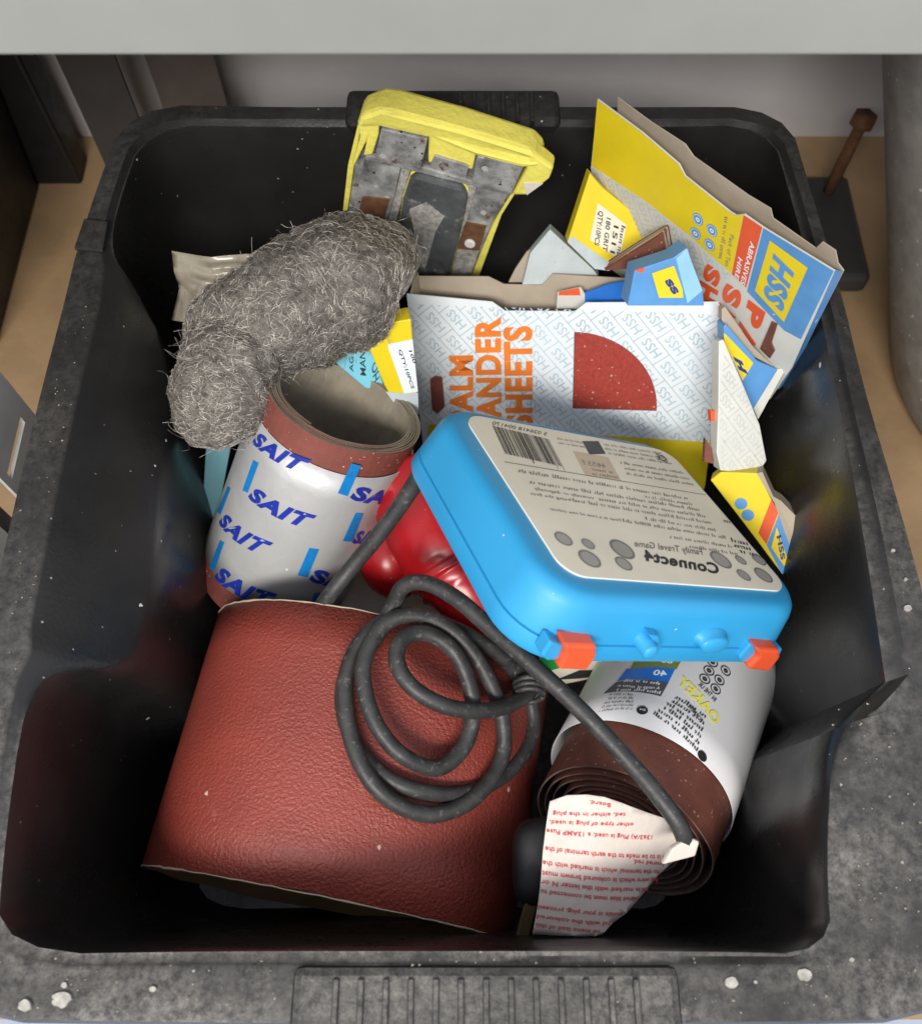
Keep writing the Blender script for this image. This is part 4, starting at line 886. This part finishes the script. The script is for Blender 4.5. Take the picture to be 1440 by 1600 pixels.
# paper tag, curved sheet
TG = pl3(PD(835, 1460, .436), PD(935, 1462, .446), PD(862, 1250, .428))
out = [co(*p) for p in ((252, 850), (330, 815), (420, 805), (500, 812), (580, 838), (700, 885), (790, 918), (845, 985), (860, 1060), (915, 1085), (905, 1100), (830, 1160), (770, 1205), (690, 1280), (600, 1360), (530, 1400), (480, 1455), (440, 1466), (330, 1470), (160, 1478), (180, 1330), (210, 1080), (232, 960))]
class Curved:
    """plane with gentle paper curl"""
    def __init__(s, P): s.P = P
    def uv(s, p): return s.P.uv(p)
    def pt(s, u, v_, l=0): return s.P.pt(u, v_, l + .0022 * math.sin(u * 55) + .0018 * math.sin(v_ * 75 + u * 30))
CT = Curved(TG); pu = pxs(CT, out)
if sum(p[0] * q[1] - q[0] * p[1] for p, q in zip(pu, pu[1:] + pu[:1])) < 0: pu = pu[::-1]
# fine grid clipped to the outline (fan of convex cells)
u0, u1 = min(p[0] for p in pu), max(p[0] for p in pu); v0, v1 = min(p[1] for p in pu), max(p[1] for p in pu)
def inside(p):
    c = False
    for a, b in zip(pu, pu[1:] + pu[:1]):
        if (a[1] > p[1]) != (b[1] > p[1]) and p[0] < (b[0] - a[0]) * (p[1] - a[1]) / (b[1] - a[1]) + a[0]: c = not c
    return c
bm = bmesh.new(); bvs = [bm.verts.new((p[0], p[1], 0)) for p in pu]; bm.faces.new(bvs)
bmesh.ops.triangulate(bm, faces=bm.faces[:])
for k in range(1, 16):
    bmesh.ops.bisect_plane(bm, geom=bm.verts[:] + bm.edges[:] + bm.faces[:], plane_co=(u0 + (u1 - u0) * k / 16, 0, 0), plane_no=(1, 0, 0))
    bmesh.ops.bisect_plane(bm, geom=bm.verts[:] + bm.edges[:] + bm.faces[:], plane_co=(0, v0 + (v1 - v0) * k / 16, 0), plane_no=(0, 1, 0))
bm.verts.index_update(); vs = [CT.pt(v.co.x, v.co.y) for v in bm.verts]; fs = [[v.index for v in f.verts] for f in bm.faces]; bm.free()
tg = mesh('paper_tag', vs, fs, 'paper', t, True); sm = tg.modifiers.new('s', 'SOLIDIFY'); sm.thickness = .0003; sm.offset = -1
P = Print(CT, .0005)
for s, (x0, y0), (x1, y1), h in (('Board.', (528, 850), (430, 838), 26), ('ted, either in the plug', (600, 895), (262, 905), 26), ('other type of plug is used,', (640, 945), (245, 945), 26), ('1363/A) Plug is used, a 13AMP Fuse', (735, 1012), (230, 985), 28),
    ('wn is to be made to the earth terminal of the', (830, 1118), (220, 1065), 30), ('loured red.', (800, 1150), (640, 1125), 28), ('to the terminal which is marked with the', (775, 1185), (205, 1128), 30), ('he wire which is coloured brown must', (765, 1222), (200, 1175), 30),
    ('ch is marked with the letter N or', (715, 1262), (195, 1215), 30), ('oured blue must be connected to', (665, 1298), (190, 1258), 30), ('minals in your plug, proceed', (575, 1362), (180, 1335), 30), ('nd with the coloured', (515, 1402), (175, 1382), 30), ('ne mains lead of this', (465, 1440), (170, 1425), 30)):
    cv = [p for p in pu]
    P.text(s, co(x0, y0 - h * .3), co(x1, y1 - h * .3), co(x0 - 2, y0 + h * .5), bold=.012, res=2)
P.done('red_print', 'redink', tg)
prism('tape_wrap', pl3(PD(1060, 1330, .428), PD(1090, 1330, .43), PD(1065, 1305, .428)), [(-.008, -.006), (.008, -.002), (.0095, .005), (.004, .007), (-.004, .002)], -.002, .0016, 'paper', t, .001)

# ------------------------------------------------------------------ small debris
random.seed(5)
for (x, y, r_) in ((1142, 1535, .0042), (1256, 1524, .0048), (95, 1562, .006), (38, 1572, .004), (238, 1546, .0022), (1180, 1535, .0012), (1330, 1500, .0016), (1395, 860, .0016), (1415, 905, .0013), (1418, 950, .003), (100, 1540, .002), (560, 1530, .0009), (915, 1547, .0018)):
    c = PZ(x, y, .3004); k = random.random() * 6; r_ *= .62
    prism('paint_spot', Plane(c, (1, 0, 0), (0, 1, 0)), [(r_ * (1 + .35 * noise.noise(V((a * 1.7 + k, k, 0)))) * math.cos(a), r_ * (.8 + .35 * noise.noise(V((a * 1.3, k, 4)))) * math.sin(a)) for a in [2 * PI * j / 14 for j in range(14)]], -.002, .0002, 'plaster', crate)
vs, fs = [], []
def crumb(p, r_):
    n = len(vs)
    for d in ((1, 0, -.5), (-.6, .9, -.5), (-.6, -.9, -.5), (0, 0, .8)): vs.append(V(p) + V([c * r_ * random.uniform(.5, 1.4) for c in d]))
    fs.extend([(n, n + 1, n + 3), (n + 1, n + 2, n + 3), (n + 2, n, n + 3), (n, n + 2, n + 1)])
for q in range(240):
    z = random.random()
    if z < .5: crumb((random.uniform(-.20, .20), random.uniform(-.002, .019), .3008), random.uniform(.0002, .0007))
    elif z < .8: crumb((random.uniform(.165, .215), random.uniform(.02, .125), .3008), random.uniform(.0002, .0007))
    else: crumb((random.uniform(-.216, -.205), random.uniform(.04, .36), .3005), random.uniform(.0002, .0006))
tag(mesh('crumbs', vs, fs, 'cork', None, kind='stuff'), 'pale crumbs of grit scattered on the crate rim', 'crumbs')
